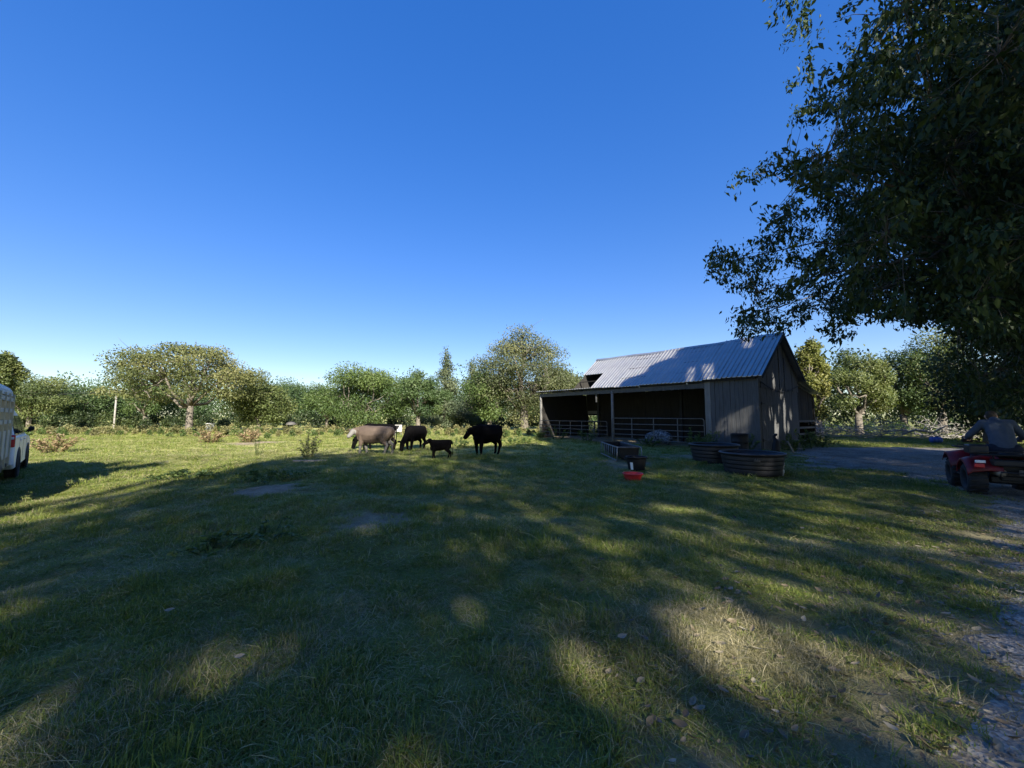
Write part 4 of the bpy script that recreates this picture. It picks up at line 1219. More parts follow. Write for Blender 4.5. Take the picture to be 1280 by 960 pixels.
for sg, gp in ((-1, gripL), (1, gripR)):
    sh = (sg * .19 - .01, .35, 1.37); el = (sg * .36, .50, 1.13); wr = (sg * .34, .715, 1.055)
    arms += [(sh, .058, el, .045), (el, .044, wr, .030)]
    sleeves += [(sh, .076, el, .060), (el, .060, (sg * .342, .68, 1.065), .044)]
    hp = (sg * .11, .12, .90); kn = (sg * .27, .56, .80); an = (sg * .32, .60, .40); toe = (sg * .33, .76, .36)
    legs += [(hp, .085, kn, .06), (kn, .056, an, .04), (an, .04, toe, .035)]
    pants += [(hp, (.135, .13, .11), kn, .082), (kn, .080, (sg * .32, .60, .46), .062)]
    # palm
    arms += [(wr, (.030, .030, .022), (sg * .343, .78, 1.062), (.042, .030, .018))]
    for i in range(4):     # four fingers wrapped over the grip
        fx = sg * (.305 + .026 * i); r_ = (.0088, .0095, .0092, .0080)[i]; e = (.0, .004, .002, -.008)[i]
        arms += [((fx, .795, 1.066), r_ * 1.15, (fx, .832 + e, 1.062), r_), ((fx, .832 + e, 1.062), r_, (fx, .842 + e, 1.03), r_ * .95), ((fx, .842 + e, 1.03), r_ * .95, (fx, .822, 1.008), r_ * .85)]
    arms += [((sg * .30, .765, 1.055), .013, (sg * .285, .79, 1.03), .011), ((sg * .285, .79, 1.03), .011, (sg * .29, .815, 1.005), .009)]
atv.scale = (1.05,) * 3; person.scale = (1.05,) * 3
fuse('body', body + hd + arms + legs, .011, M['skin'], person, 2)
fuse('shirt', [((0, .09, .88), (.185, .135, .08), (0, .20, 1.14), (.18, .13, .12)), ((0, .20, 1.14), (.185, .13, .12), (-.01, .32, 1.36), (.195, .125, .10)), ((-.19, .35, 1.385), .082, (.17, .35, 1.385), .082), ((-.01, .37, 1.40), .09, (-.02, .43, 1.455), .072)] + sleeves, .014, M['shirt'], person, 3)
fuse('trousers', [((-.05, .09, .87), (.16, .15, .09), (.05, .09, .87), (.16, .15, .09))] + pants, .016, M['trousers'], person, 3)
fuse('hair', [((-.03, .525, 1.56), (.084, .095, .082), (-.03, .51, 1.515), (.078, .07, .07)), ((-.03, .485, 1.475), (.06, .04, .05), (-.03, .505, 1.505), .06)], .012, M['hair'], person, 2)
for sg in (-1, 1):
    MB().lathe([(0, -.012), (.009, -.008), (.012, 0), (.009, .008), (0, .012)], 8, (-.03 + sg * .031, .623, 1.53)).build('eye', M['horn'], person)
    fuse('boot', [((sg * .32, .60, .50), .058, (sg * .32, .60, .41), .056), ((sg * .32, .58, .375), (.05, .05, .04), (sg * .335, .78, .365), (.048, .05, .03))], .014, M['boot'], person, 2)

# ------------------------------------------------------------------ the white estate car at the left edge (local: +Y forward, origin on the ground at the rear axle's middle)
CX, CY = -13.5, 9.66
CR = math.atan2(.74, .67)
car = thing('parked_car', 'white car seen from its rear corner at the left edge', 'car', (CX, CY, float(gz(CX, CY))), CR)
HW = .92
# side profile (y, z), rear at y = -0.95
low = [(-.98, .42), (-1.02, .62), (-1.0, .98), (-.95, 1.10), (2.35, 1.06), (3.30, .98), (3.62, .86), (3.68, .60), (3.62, .36), (3.1, .30), (-.80, .30)]
bd = MB(); 
def inset(poly, x, k):  # slight tumblehome near the outer faces
    return [(y, z) for y, z in poly]
secs = [(-HW, .97), (-HW * .96, 1.0), (HW * .96, 1.0), (HW, .97)]
vs, fs = [], []
cyc = (1.3, .68)
for x_, k in secs:
    for y, z in low: vs.append((x_, cyc[0] + (y - cyc[0]) * k, cyc[1] + (z - cyc[1]) * k))
n = len(low)
for i in range(3):
    for j in range(n): fs.append((i * n + j, (i + 1) * n + j, (i + 1) * n + (j + 1) % n, i * n + (j + 1) % n))
fs.append(tuple(range(n))); fs.append(tuple(range(4 * n - 1, 3 * n - 1, -1)))
bd.add(vs, fs).build('body', M['white_paint'], car, .04, 3)
roofp = [(-.93, 1.08), (-.80, 1.58), (-.62, 1.74), (-.1, 1.79), (.8, 1.79), (1.3, 1.70), (2.25, 1.06)]
vs, fs = [], []
for x_, k in ((-HW * .95, 0), (-HW * .78, 1), (HW * .78, 1), (HW * .95, 0)):
    for y, z in roofp:
        h_ = (z - 1.07) / .72
        xx = x_ if k == 0 else x_
        xx = math.copysign(HW * (.97 - .17 * h_) * (1.0 if k == 0 else .90), x_)
        vs.append((xx, y, z - (.0 if k else .03 * h_)))
n = len(roofp)
for i in range(3):
    for j in range(n - 1): fs.append((i * n + j, (i + 1) * n + j, (i + 1) * n + j + 1, i * n + j + 1))
fs.append(tuple(range(n))); fs.append(tuple(range(4 * n - 1, 3 * n - 1, -1)))
MB().add(vs, fs).build('cabin', M['white_paint'], car, .02, 2)
# glass: rear pane and side panes, a few millimetres proud of the cabin
def pane(pts, off=(0, 0, 0), name='window'):
    a = [Vector(p) + Vector(off) for p in pts]
    nn = (a[1] - a[0]).cross(a[2] - a[0]).normalized() * .006
    vs = a + [p - nn * 2 for p in a]; k = len(a)
    fs = [tuple(range(k)), tuple(range(2 * k - 1, k - 1, -1))] + [(i, k + i, k + (i + 1) % k, (i + 1) % k) for i in range(k)]
    return MB().add(vs, fs).build(name, M['glass_dark'], car)
pane([(-.70, -.925, 1.14), (.70, -.925, 1.14), (.60, -.80, 1.60), (-.60, -.80, 1.60)], (0, -.012, 0))
for sg in (-1, 1):
    def sx_(z): return sg * (HW * (.97 - .17 * (z - 1.07) / .72) + .012)
    for ya, yb, yc, yd in ((-.74, .08, .06, -.58), (.18, 1.10, 1.02, .16), (1.2, 1.95, 1.36, 1.12)):
        P4 = [(sx_(1.13), ya, 1.13), (sx_(1.13), yb, 1.13), (sx_(1.62), yc, 1.62), (sx_(1.62), yd, 1.62)]
        if sg < 0: P4 = P4[::-1]
        pane(P4)
    tl = MB().box((sg * .83, -.985, 1.0), (.17, .10, .30)).build('tail_lamp', M['red_lens'], car, .02)
    MB().box((sg * .83, -1.037, 1.07), (.13, .012, .06)).build('lens', M['white_lens'], tl, .004)
    # door mirror
    fuse('mirror', [((sg * .93, 1.62, 1.17), .03, (sg * 1.00, 1.62, 1.2), .04), ((sg * 1.00, 1.62, 1.24), (.04, .035, .08), (sg * 1.02, 1.60, 1.24), (.07, .035, .08))], .02, M['black_plastic'], car, 3)
    for yd in (.1, 1.15):
        MB().box((sg * .935, yd + .12, .98), (.03, .17, .035)).build('door_handle', M['white_paint'], car, .008)
    for yd in (.12, 1.16, 2.2):
        MB().box((sg * .921, yd, .72), (.004, .012, .66)).build('door_seam', M['black_plastic'], car)
    for wy in (0, 2.72):
        w = MB().lathe([(.20, -.10), (.27, -.115), (.335, -.10), (.35, -.06), (.35, .06), (.335, .10), (.27, .115), (.20, .10)], 28, axis='x', closed=True).build('wheel', M['rubber'], car)
        w.location = (sg * .84, wy, .35)
        rm_ = MB().lathe([(.205, -.05), (.205, .07), (.17, .09), (.05, .075), (0, .09)], 20, axis='x').build('rim', M['chrome'], w)
        if sg < 0: rm_.scale = (-1, 1, 1)
        arch = MB()
        pts = [(sg * .915, wy + .43 * math.cos(R(a)), .35 + .43 * math.sin(R(a))) for a in range(-8, 189, 14)]
        arch.tube(pts, .028, 6).build('wheel_arch', M['black_plastic'], car)
        MB().lathe([(.0, -.02), (.40, -.02), (.40, .012), (0, .012)], 24, (0, 0, 0), axis='x').build('wheel_well', M['black_plastic'], car).location = (sg * .912, wy, .36)
MB().box((0, -1.0, .52), (1.7, .14, .24)).build('bumper', M['white_paint'], car, .04)
MB().box((0, -1.045, .80), (.34, .02, .12)).build('number_plate', M['tube_grey'], car)

# ------------------------------------------------------------------ grey stock trailer at the left edge
TX, TY = -10.86, 7.1
TR = CR
trl = thing('stock_trailer', 'grey stock trailer with rounded roof and cream posts at the left edge', 'trailer', (TX, TY, float(gz(TX, TY))), TR)
hw, L0, L1 = .95, -1.6, 2.6
sec = []
for i in range(13):
    a = PI * i / 12
    sec.append((hw * math.copysign(abs(math.cos(a)) ** .55, math.cos(a)), 2.10 + .36 * abs(math.sin(a)) ** .8))
vs, fs = [], []
for y in (L0 - .06, L1):
    for x_, z in sec: vs.append((x_, y, z))
for y in (L0 - .06, L1):
    for x_, z in sec: vs.append((x_ * .96, y, z - .03))
n = 13
for i in range(n - 1):
    fs += [(i, i + 1, n + i + 1, n + i), (2 * n + i + 1, 2 * n + i, 3 * n + i, 3 * n + i + 1), (i + 1, i, 2 * n + i, 2 * n + i + 1), (n + i, n + i + 1, 3 * n + i + 1, 3 * n + i)]
MB().add(vs, fs, 0, True).build('roof', M['trailer_grey'], trl)
MB().add([(x_ * .97, L0 - .02, z - .01) for x_, z in sec] + [(x_ * .97, L0 + .02, z - .01) for x_, z in sec], [tuple(range(n)), tuple(range(2 * n - 1, n - 1, -1))]).build('roof_end', M['trailer_grey'], trl)
for sg in (-1, 1):
    MB().box((sg * .94, (L0 + L1) / 2, .98), (.03, L1 - L0, .64)).build('side_panel', M['trailer_grey'], trl)
    for i in range(6):
        MB().box((sg * .945, L0 + .03 + (L1 - L0 - .06) * i / 5, 1.30), (.07, .06, 1.70)).build('post', M['trailer_cream'], trl)
    for z in (1.50, 1.76, 2.02):
        MB().box((sg * .945, (L0 + L1) / 2, z), (.03, L1 - L0 - .08, .09)).build('slat', M['trailer_grey'], trl)
    fen = []
    for i in range(9):
        a = R(175 - 170 * i / 8); fen.append((.3 + .56 * math.cos(a), .40 + .44 * math.sin(a)))
    m = MB(); vs = []
    for x_ in (.80, 1.01):
        for y, z in fen: vs.append((sg * x_, y, z))
    m.add(vs, [(i, i + 1, 10 + i, 9 + i) for i in range(8)], 0, True)
    o = m.build('fender', M['trailer_grey'], trl); sd = o.modifiers.new('t', 'SOLIDIFY'); sd.thickness = .02
    w = MB().lathe([(.20, -.09), (.30, -.10), (.35, -.06), (.35, .06), (.30, .10), (.20, .09)], 24, axis='x', closed=True).build('wheel', M['rubber'], trl)
    w.location = (sg * .89, .3, .35)
    MB().lathe([(.205, -.05), (.205, .05), (.05, .06), (0, .06)], 16, axis='x').build('rim', M['white_plain'], w)
MB().box((0, L0 + .0, 1.0), (.05, .05, 1.6)).box((-.5, L0, 1.0), (.05, .05, 1.6)).box((.5, L0, 1.0), (.05, .05, 1.6)).build('gate_post', M['trailer_cream'], trl)
for z in (.55, .8, 1.05, 1.3, 1.55): MB().box((0, L0 - .03, z), (1.84, .025, .11)).build('gate_slat', M['trailer_grey'], trl)
MB().box((0, (L0 + L1) / 2, .46), (1.9, L1 - L0, .08)).build('floor', M['wood_dark'], trl)
MB().box((0, L0 + .02, .44), (1.92, .1, .14)).build('rear_beam', M['black_plastic'], trl)
MB().tube([(-.7, L1, .48), (0, L1 + 1.3, .48), (.7, L1, .48)], .05, 6).build('drawbar', M['black_plastic'], trl)

# ------------------------------------------------------------------ trees
def curve(p0, p1, sag=0.0, rs=None, n=4, wob=0.0):
    p0 = np.asarray(p0, float); p1 = np.asarray(p1, float)
    k = np.linspace(0, 1, n + 1)[:, None]
    P = p0 + (p1 - p0) * k
    P[:, 2] += sag * np.sin(PI * k[:, 0])
    if rs is not None and wob:
        P[1:-1] += rs.randn(n - 1, 3) * wob
    return P

def far_tree(name, label, x, y, h, rad, kind, mat, seed, nleaf=13500, leaf=.225, group=None, trunk_h=None, lean=0.0, bark='bark', low=None, cat='tree', use_mask=False, tone=0.5):
    rs = np.random.RandomState(seed)
    t = thing(name, label, cat, (x, y, float(gz(x, y)) - .05), 0, group)
    tr = MB()
    th = trunk_h if trunk_h is not None else h * .22
    base_r = (.015 if use_mask else .035) * h
    if kind == 'cedar':
        nl = 46
        zc = np.linspace(.08, .985, nl) * h + rs.randn(nl) * .02 * h
        rr_ = rad * (1.02 - np.clip(zc / h, 0, 1)) ** .8
        an = rs.rand(nl) * 6.28
        k = rs.uniform(.35, .85, nl)
        cen = np.stack([np.cos(an) * rr_ * k, np.sin(an) * rr_ * k, zc], 1)
        cr = np.stack([rr_ * .5 + .12 * rad, rr_ * .5 + .12 * rad, np.full(nl, .065 * h)], 1)
        tr.tube([(0, 0, -.2), (0, 0, h * .5), (0, 0, h * .97)], [base_r, base_r * .5, .03], 7)
        for i in range(0, nl, 2):
            tr.tube([(0, 0, cen[i, 2] - .05 * h), cen[i]], [.05, .02], 4)
    else:
        nl = {'round': 64 if use_mask else 30, 'oak': 52, 'open': 22, 'tall': 66}[kind]
        cen = []
        while len(cen) < nl:
            p = rs.uniform(-1, 1, 3)
            d = np.linalg.norm(p)
            if d > 1 or (d < .45 and rs.rand() < .7): continue
            cen.append(p)
        cen = np.array(cen)
        if kind == 'oak':
            ring = [(0, 1, .93), (.30, 5, .84), (.56, 9, .64), (.80, 11, .34), (.92, 10, .02), (.80, 9, -.36), (.5, 6, .2)]
            cen = np.array([(q * math.cos(6.28 * (j + rs.rand() * .7) / m) + rs.randn() * .05, q * math.sin(6.28 * (j + rs.rand() * .7) / m) + rs.randn() * .05, zz + rs.randn() * .07) for q, m, zz in ring for j in range(m)])
            cen *= 1.12; nl = len(cen)
        lo = low if low is not None else {'round': .15, 'oak': .2, 'open': .22, 'tall': .10}[kind]
        zc = h * (lo + 1) / 2; hz = h * (1 - lo) / 2
        if kind == 'tall':       # egg with a loose pointed top
            zz = (cen[:, 2] + 1) / 2
            w = np.interp(zz, [0, .25, .5, .75, 1.0], [.85, 1.0, .84, .54, .10])
            cen = np.stack([cen[:, 0] * rad * w * .9, cen[:, 1] * rad * w * .9, zc + cen[:, 2] * hz * .94], 1)
            cr = np.stack([rad * (.21 + .16 * w), rad * (.21 + .16 * w), np.full(nl, .075 * h)], 1)
        else:
            cen = cen * np.array([rad * .80, rad * .80, hz * .84]) + np.array([0, 0, zc])
            b = {'round': .36, 'oak': .24, 'open': .28}[kind]
            cr = np.stack([rad * b * rs.uniform(.7, 1.3, nl), rad * b * rs.uniform(.7, 1.3, nl), hz * b * rs.uniform(.55, .95, nl)], 1)
        top = (lean * h, 0, th)
        tr.tube([(0, 0, -.3), (lean * h * .4, 0, th * .3), top], [base_r * 1.35, base_r, base_r * .85], 9)
        fork = []
        for i in range(6):
            a = 6.28 * (i + rs.rand() * .6) / 6
            e = np.array([top[0] + math.cos(a) * rad * .42, math.sin(a) * rad * .42, th + (h - th) * rs.uniform(.18, .5)])
            P = curve(top, e, .03 * h * rs.randn(), rs, 4, .016 * h)
            if use_mask and lit(P[1:] + np.array([x, y, 0]), .25).any(): continue
            tr.tube(P, list(np.linspace(base_r * .55, base_r * .27, len(P))), 6, smooth=True); fork.append(e)
        fork.append(np.array([top[0], 0, th + (h - th) * (.12 if use_mask else .5)])); tr.tube(curve(top, fork[-1], 0, rs, 4, .02 * h), [base_r * .7, base_r * .6, base_r * .5, base_r * .4, base_r * .3], 6)
        fork = np.array(fork)
        gapped = lit(cen + np.array([x, y, 0]), .3) if use_mask else np.zeros(len(cen), bool)
        for c, gp_ in zip(cen, gapped):
            if gp_: continue
            j = np.argmin(((fork - c) ** 2).sum(1))
            P = curve(fork[j], c, .02 * h, rs, 3, .02 * h)
            if use_mask and (lit(P[1:] + np.array([x, y, 0]), .2).any() or lit((P[1:] + P[:-1]) / 2 + np.array([x, y, 0]), .2).any()): continue
            tr.tube(P, list(np.linspace(base_r * .25, .015, len(P))), 4)
            for q in range(2):
                e = c + rs.randn(3) * np.array([.8, .8, .5]) * rad * .22
                tr.tube([c, (c + e) / 2 + rs.randn(3) * .1, e], [.02, .014, .008], 3)
    tr.build('trunk', M[bark], t)
    n = nleaf
    wgt = cr[:, 0] * cr[:, 1]; wgt = wgt / wgt.sum()
    li = rs.choice(len(cen), n, p=wgt)
    U = rand_unit(rs, n)
    rr2 = np.minimum(rs.rand(n) ** .45 * (1 + .22 * rs.randn(n) * (rs.rand(n) < .35)), 1.22)
    P = cen[li] + U * rr2[:, None] * cr[li]
    lobe_tone = rs.randn(len(cen)) * .2
    D = nrm(U * .7 + rand_unit(rs, n) * .9 + np.array([0, 0, -.25]))
    N = nrm(rand_unit(rs, n) * .8 + np.array([0, -.1, .3]) + U * 1.2)
    L = leaf * rs.uniform(.6, 1.25, n)
    tint = tone + lobe_tone[li] + rs.randn(n) * .13
    if use_mask:
        W3 = np.array([x, y, 0])
        k = ~(lit(P + D * L[:, None] * .25 + W3, .06) | lit(P + D * L[:, None] * .75 + W3, .06))
        P, D, N, L, tint = P[k], D[k], N[k], L[k], tint[k]
    P[:, 2] = np.maximum(P[:, 2], .05)
    cro = link('crown', leaf_mesh('crown', P, D, N, L, L * .55, tint, M[mat]), t)
    cro['kind'] = 'stuff'
    return t

def tree_px(label, u, vtop, Y, hw, kind, mat, seed, name='tree', **kw):
    p = at(u, vtop, Y)
    far_tree(name, label, p[0], Y, p[2], hw / F * Y, kind, mat, seed, **kw)

tree_px('thin topped tree rising tallest at the far left edge of the pasture', 2, 424, 38, 24, 'open', 'leaf_olive', 101, leaf=.24)
tree_px('round green tree just right of the white car', 42, 466, 50, 46, 'round', 'leaf_olive', 102, nleaf=16000)
tree_px('lower green tree between the round tree and the utility pole', 108, 478, 60, 42, 'round', 'leaf_mid', 103)
tree_px('loose green tree just right of the utility pole', 186, 463, 52, 28, 'open', 'leaf_green', 104, low=.1)
tree_px('big spreading oak with a forked grey trunk and thinning yellowish crown', 243, 431, 36.5, 86, 'oak', 'leaf_oak', 105, name='oak_tree', nleaf=24000, leaf=.205, trunk_h=2.5, low=.16)
tree_px('olive tree right beside the spreading oak', 326, 470, 41, 40, 'round', 'leaf_olive', 106, low=.04)
tree_px('distant dark green tree in the dip of the tree line', 375, 472, 66, 36, 'round', 'leaf_mid', 107)
tree_px('small green tree between the dip and the bright round tree', 410, 482, 52, 30, 'round', 'leaf_green', 108)
tree_px('bright broad round tree standing behind the brown cow', 456, 455, 40, 66, 'round', 'leaf_green', 109, nleaf=24000, leaf=.20, low=.02)
tree_px('small loose tree behind the grazing cow', 524, 458, 42, 40, 'open', 'leaf_mid', 110, low=.06)
tree_px('pointed cedar standing above the tree line, taller one', 557, 438, 50, 25, 'cedar', 'leaf_cedar', 111, name='cedar_tree')
tree_px('pointed cedar standing above the tree line, shorter one', 590, 452, 54, 24, 'cedar', 'leaf_cedar', 112, name='cedar_tree')
tree_px('low green tree behind the big black cow', 612, 456, 43, 36, 'round', 'leaf_green', 113)
tree_px('tallest loose crowned tree standing left of the barn', 655, 401, 43, 74, 'tall', 'leaf_tall', 114, nleaf=30000, leaf=.21, trunk_h=3.0)
tree_px('smaller tree tucked against the right flank of the tallest tree', 700, 455, 46, 30, 'round', 'leaf_olive', 115)
tree_px('thin topped tree peeping over the left end of the barn roof', 724, 466, 50, 20, 'open', 'leaf_cedar', 116, low=.05)
tree_px('tree right behind the barn roof', 800, 490, 46, 46, 'round', 'leaf_mid', 117)
tree_px('yellow green tree just right of the barn gable', 1016, 420, 31, 26, 'open', 'leaf_yellow', 118, low=.1, leaf=.23)
tree_px('loose grey green tree right of the barn, behind the brush pile', 1066, 424, 33, 44, 'open', 'leaf_olive', 119, low=.1, nleaf=15000, leaf=.18)
tree_px('bushy olive tree in the middle behind the brush pile', 1122, 428, 35, 42, 'round', 'leaf_mid', 120, nleaf=15000, leaf=.18)
tree_px('yellowish tree catching the sun behind the quad bike', 1168, 412, 33, 44, 'round', 'leaf_olive', 121, nleaf=15000, leaf=.18)
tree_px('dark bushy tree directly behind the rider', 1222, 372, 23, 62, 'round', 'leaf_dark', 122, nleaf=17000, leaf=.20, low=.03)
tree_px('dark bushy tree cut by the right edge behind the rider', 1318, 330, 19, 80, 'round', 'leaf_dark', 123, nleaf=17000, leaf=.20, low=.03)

# far woods closing the gaps behind those trees, and the scrub along their feet: masses nobody could count
def woods(name, label, uvs, mat, seed, hmin, hmax, n, leaf, depth=(58, 80)):
    rs = np.random.RandomState(seed)
    Ps, Us, T = [], [], []
    nl = uvs[2]
    for i in range(nl):
        u = uvs[0] + (uvs[1] - uvs[0]) * (i + rs.rand()) / nl; Y = rs.uniform(*depth)
        c = np.array([(u - 640) / F * Y, Y, 0]); h = rs.uniform(hmin, hmax); r = h * rs.uniform(.3, .5)
        m = n // nl
        U = rand_unit(rs, m); q = rs.rand(m) ** .4
        p = c + U * q[:, None] * np.array([r, r, h * .5]) + np.array([0, 0, h * .5])
        p += .09 * h * sines(p[:, 0] + 3 * p[:, 2], p[:, 1], seed + i, 2.0)[:, None] * U * .6
        p[:, 2] = np.maximum(p[:, 2], .05)
        Ps.append(p); Us.append(U); T.append(.45 + rs.randn() * .16 + rs.randn(m) * .13)
    P, U, T = np.concatenate(Ps), np.concatenate(Us), np.concatenate(T); m = len(P)
    o = link(name, leaf_mesh(name, P, nrm(U + rand_unit(rs, m) + np.array([0, 0, -.3])), nrm(rand_unit(rs, m) + U * .6 + np.array([0, -.1, .3])), leaf * rs.uniform(.6, 1.3, m), leaf * .55, T, M[mat]))
    setp(o, label, kind='stuff')
woods('woods', 'far wood closing the view behind the pasture trees', (-260, 760, 100), 'leaf_mid', 201, 5.6, 9.4, 120000, .36)
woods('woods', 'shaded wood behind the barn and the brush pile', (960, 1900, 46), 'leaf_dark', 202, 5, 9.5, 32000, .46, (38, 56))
woods('undergrowth', 'scrub growing along the foot of the tree line', (-120, 740, 80), 'leaf_dark', 203, 1.0, 2.3, 34000, .26, (48, 58))
woods('undergrowth', 'scrub at the foot of the trees right of the barn', (1010, 1500, 34), 'leaf_mid', 204, .6, 1.6, 9000, .16, (31, 38))
woods('tall_weeds', 'strip of tall pale weeds before the tree line', (-160, 760, 130), 'leaf_brown', 205, .35, .85, 26000, .15, (31, 39))
woods('tall_weeds', 'green weeds in the far pasture', (-160, 760, 110), 'leaf_green', 206, .25, .7, 17000, .14, (28, 40))

# ------------------------------------------------------------------ the big shade tree on the right
POLY = np.array([(985, -80), (978, 10), (990, 30), (975, 52), (966, 92), (1000, 118), (988, 150), (968, 166), (1000, 196), (955, 203), (903, 224), (945, 243), (968, 255), (925, 292), (868, 326), (893, 348),
                 (945, 372), (918, 400), (926, 422), (975, 412), (1010, 398), (1050, 425), (1098, 416), (1150, 396), (1180, 400), (1196, 450), (1204, 520), (1280, 530), (1700, 540), (2200, 300), (2200, -900), (985, -900)], float)
def in_poly(u, v):
    r = np.zeros(len(u), bool); n = len(POLY)
    for i in range(n):
        x0, y0 = POLY[i]; x1, y1 = POLY[(i + 1) % n]
        c = (y0 > v) != (y1 > v)
        r ^= c & (u < (x1 - x0) * (v - y0) / (y1 - y0 + 1e-9) + x0)
    return r
def project(P):
    y, z = P[:, 1], P[:, 2] - EYE
    c, s = math.cos(PITCH), math.sin(PITCH)
    d = y * c + z * s
    return 640 + F * P[:, 0] / np.maximum(d, .05), 480 - F * (z * c - y * s) / np.maximum(d, .05), d

rs = np.random.RandomState(77)
TC = np.array([15.9, 10.6, 0.0])
big = thing('shade_tree', 'big dark shade tree whose drooping leafy boughs fill the right side', 'tree', (TC[0], TC[1], 0), 0)
cc = np.array([14.0, 10.0, 7.4]); cr3 = np.array([9.6, 8.2, 7.4])
clumps = []
while len(clumps) < 4000:
    p = cc + rand_unit(rs, 4000) * (rs.rand(4000, 1) ** .38) * cr3
    u, v, d = project(p)
    ok = (d > 2.5) & in_poly(u, v) & (p[:, 2] > .8)
    # open the bottom so that the yard shows under the boughs
    ok &= ~((v > 420) & (p[:, 1] < 10.5))
    ok &= ~((v > 300) & (u < 1195) & (np.hypot(p[:, 0] - 15.5, p[:, 1] - 10) < 2.0))
    # sparser towards the left fringe, with small sky gaps
    fr = np.interp(u, [860, 960, 1060, 1150], [.30, .40, .75, 1.0])
    fr = np.where((v > 285) & (u < 1200), np.minimum(fr, np.interp(u, [860, 1000, 1100, 1200], [.5, .55, .42, .75])), fr)
    ok &= rs.rand(4000) < fr
    gap = sines(u, v, 91, 95) + .6 * sines(u, v, 92, 40)
    ok &= (gap > -1.05) | (u > 1180)
    clumps += list(p[ok])
clumps = clumps[:4000]
while len(clumps) < 4900:       # the heart of the crown is thick
    p = cc + rand_unit(rs, 4000) * (rs.rand(4000, 1) ** .38) * cr3
    u, v, d = project(p)
    clumps += list(p[(d > 4) & in_poly(u, v) & (u > 1050) & (u < 1330) & (v > -40) & (v < 400) & (p[:, 2] > .8)])
clumps = np.array(clumps[:4900])
# skeleton: trunk -> limbs -> boughs -> twigs to each leaf clump
tb = MB()
top = np.array([15.6, 10.3, 3.2])
tb.tube([TC + np.array([.1, .1, -.4]), TC + np.array([0, 0, .3]), (15.8, 10.5, 1.6), top], [.62, .46, .38, .34], 14)
def kmeans(X, k, rs, it=12):
    c = X[rs.choice(len(X), k, replace=False)]
    for _ in range(it):
        a = ((X[:, None] - c[None]) ** 2).sum(2).argmin(1)
        c = np.array([X[a == j].mean(0) if (a == j).any() else c[j] for j in range(k)])
    return c, a
bough, bi = kmeans(clumps, 260, rs)
limb, li = kmeans(bough, 16, rs)
for j in range(16):
    e = top + (limb[j] - top) * .62 + np.array([0, 0, .5])
    P = curve(top - np.array([0, 0, .3]), e, .5, rs, 6, .14)
    tb.tube(P, list(np.linspace(.14, .05, len(P))), 8)
    for b in np.where(li == j)[0]:
        P2 = curve(e, bough[b], .35, rs, 5, .10)
        if lit(P2[1:], .04).sum() > 0: continue
        tb.tube(P2, list(np.linspace(.038, .012, len(P2))), 5)
tb.build('trunk', M['bark'], big)
tw = MB()
for i, c in enumerate(clumps):
    P3 = curve(bough[bi[i]], c, .12, rs, 3, .06)
    if lit(P3, .03).any(): continue
    tw.tube(P3, [.011, .008, .006, .003], 3, cap=False)
two = tw.build('twigs', M['bark'], big); two['kind'] = 'stuff'
def spray(cl, nper, rs, spread=.27, L0=.105, mask=True):
    n = len(cl) * nper
    ci = np.repeat(np.arange(len(cl)), nper)
    ax = nrm(rs.randn(len(cl), 3) * np.array([1, 1, .35]) + np.array([0, 0, -.35]))    # drooping sprig axis
    s = rs.uniform(-.5, .5, n)
    P = cl[ci] + ax[ci] * (s * 1.0 * spread * 2.3)[:, None] + rs.randn(n, 3) * spread * .42
    D = nrm(ax[ci] * .5 + rs.randn(n, 3) * .55 + np.array([0, 0, -.75]))
    N = nrm(rs.randn(n, 3) * .7 + np.array([0, -.1, .5]))
    L = L0 * rs.uniform(.4, 1.3, n)
    tint = .45 + (rs.randn(len(cl)) * .12)[ci] + rs.randn(n) * .22
    if mask:
        uu, vv, _d = project(P)
        k = (uu < 1015) & (vv < 140) | ~(lit(P, .05) | lit(P + D * L[:, None] * .5, .07) | lit(P + D * L[:, None], .05)); P, D, N, L, tint = P[k], D[k], N[k], L[k], tint[k]
    return P, D, N, L, L * .42, tint
P, D, N, L, W, T = spray(clumps, 52, rs, L0=.168)
base = np.array([TC[0], TC[1], 0])
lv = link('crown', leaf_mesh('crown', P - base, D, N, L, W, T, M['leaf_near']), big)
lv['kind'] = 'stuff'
for o in (two,): o.location = (-TC[0], -TC[1], 0)
for o in big.children:
    if o.name.startswith('trunk'): o.location = (-TC[0], -TC[1], 0)

# ------------------------------------------------------------------ shade trees standing behind the viewpoint; their shade lies over the near pasture
rs = np.random.RandomState(400)
for i, (x, y, h, r) in enumerate(((-20.0, -17.0, 20.0, 6.5), (-12.5, -18.5, 22.0, 7.0), (-5.0, -18.0, 24.0, 7.5), (2.5, -19.5, 25.0, 7.5), (10.0, -18.5, 27.0, 7.8), (17.5, -19.0, 34.0, 8.8), (25.5, -18.0, 34.0, 9.0), (34.0, -17.0, 32.0, 9.0), (20.0, -9.0, 24.0, 6.5))):
    far_tree('shade_tree', 'tall leafy tree whose shade falls over the near pasture', x, y, h, r, 'round', 'leaf_canopy', 410 + i, nleaf=23500, leaf=.305, group='shade trees behind the viewpoint', trunk_h=h * .25, low=.22, use_mask=True)

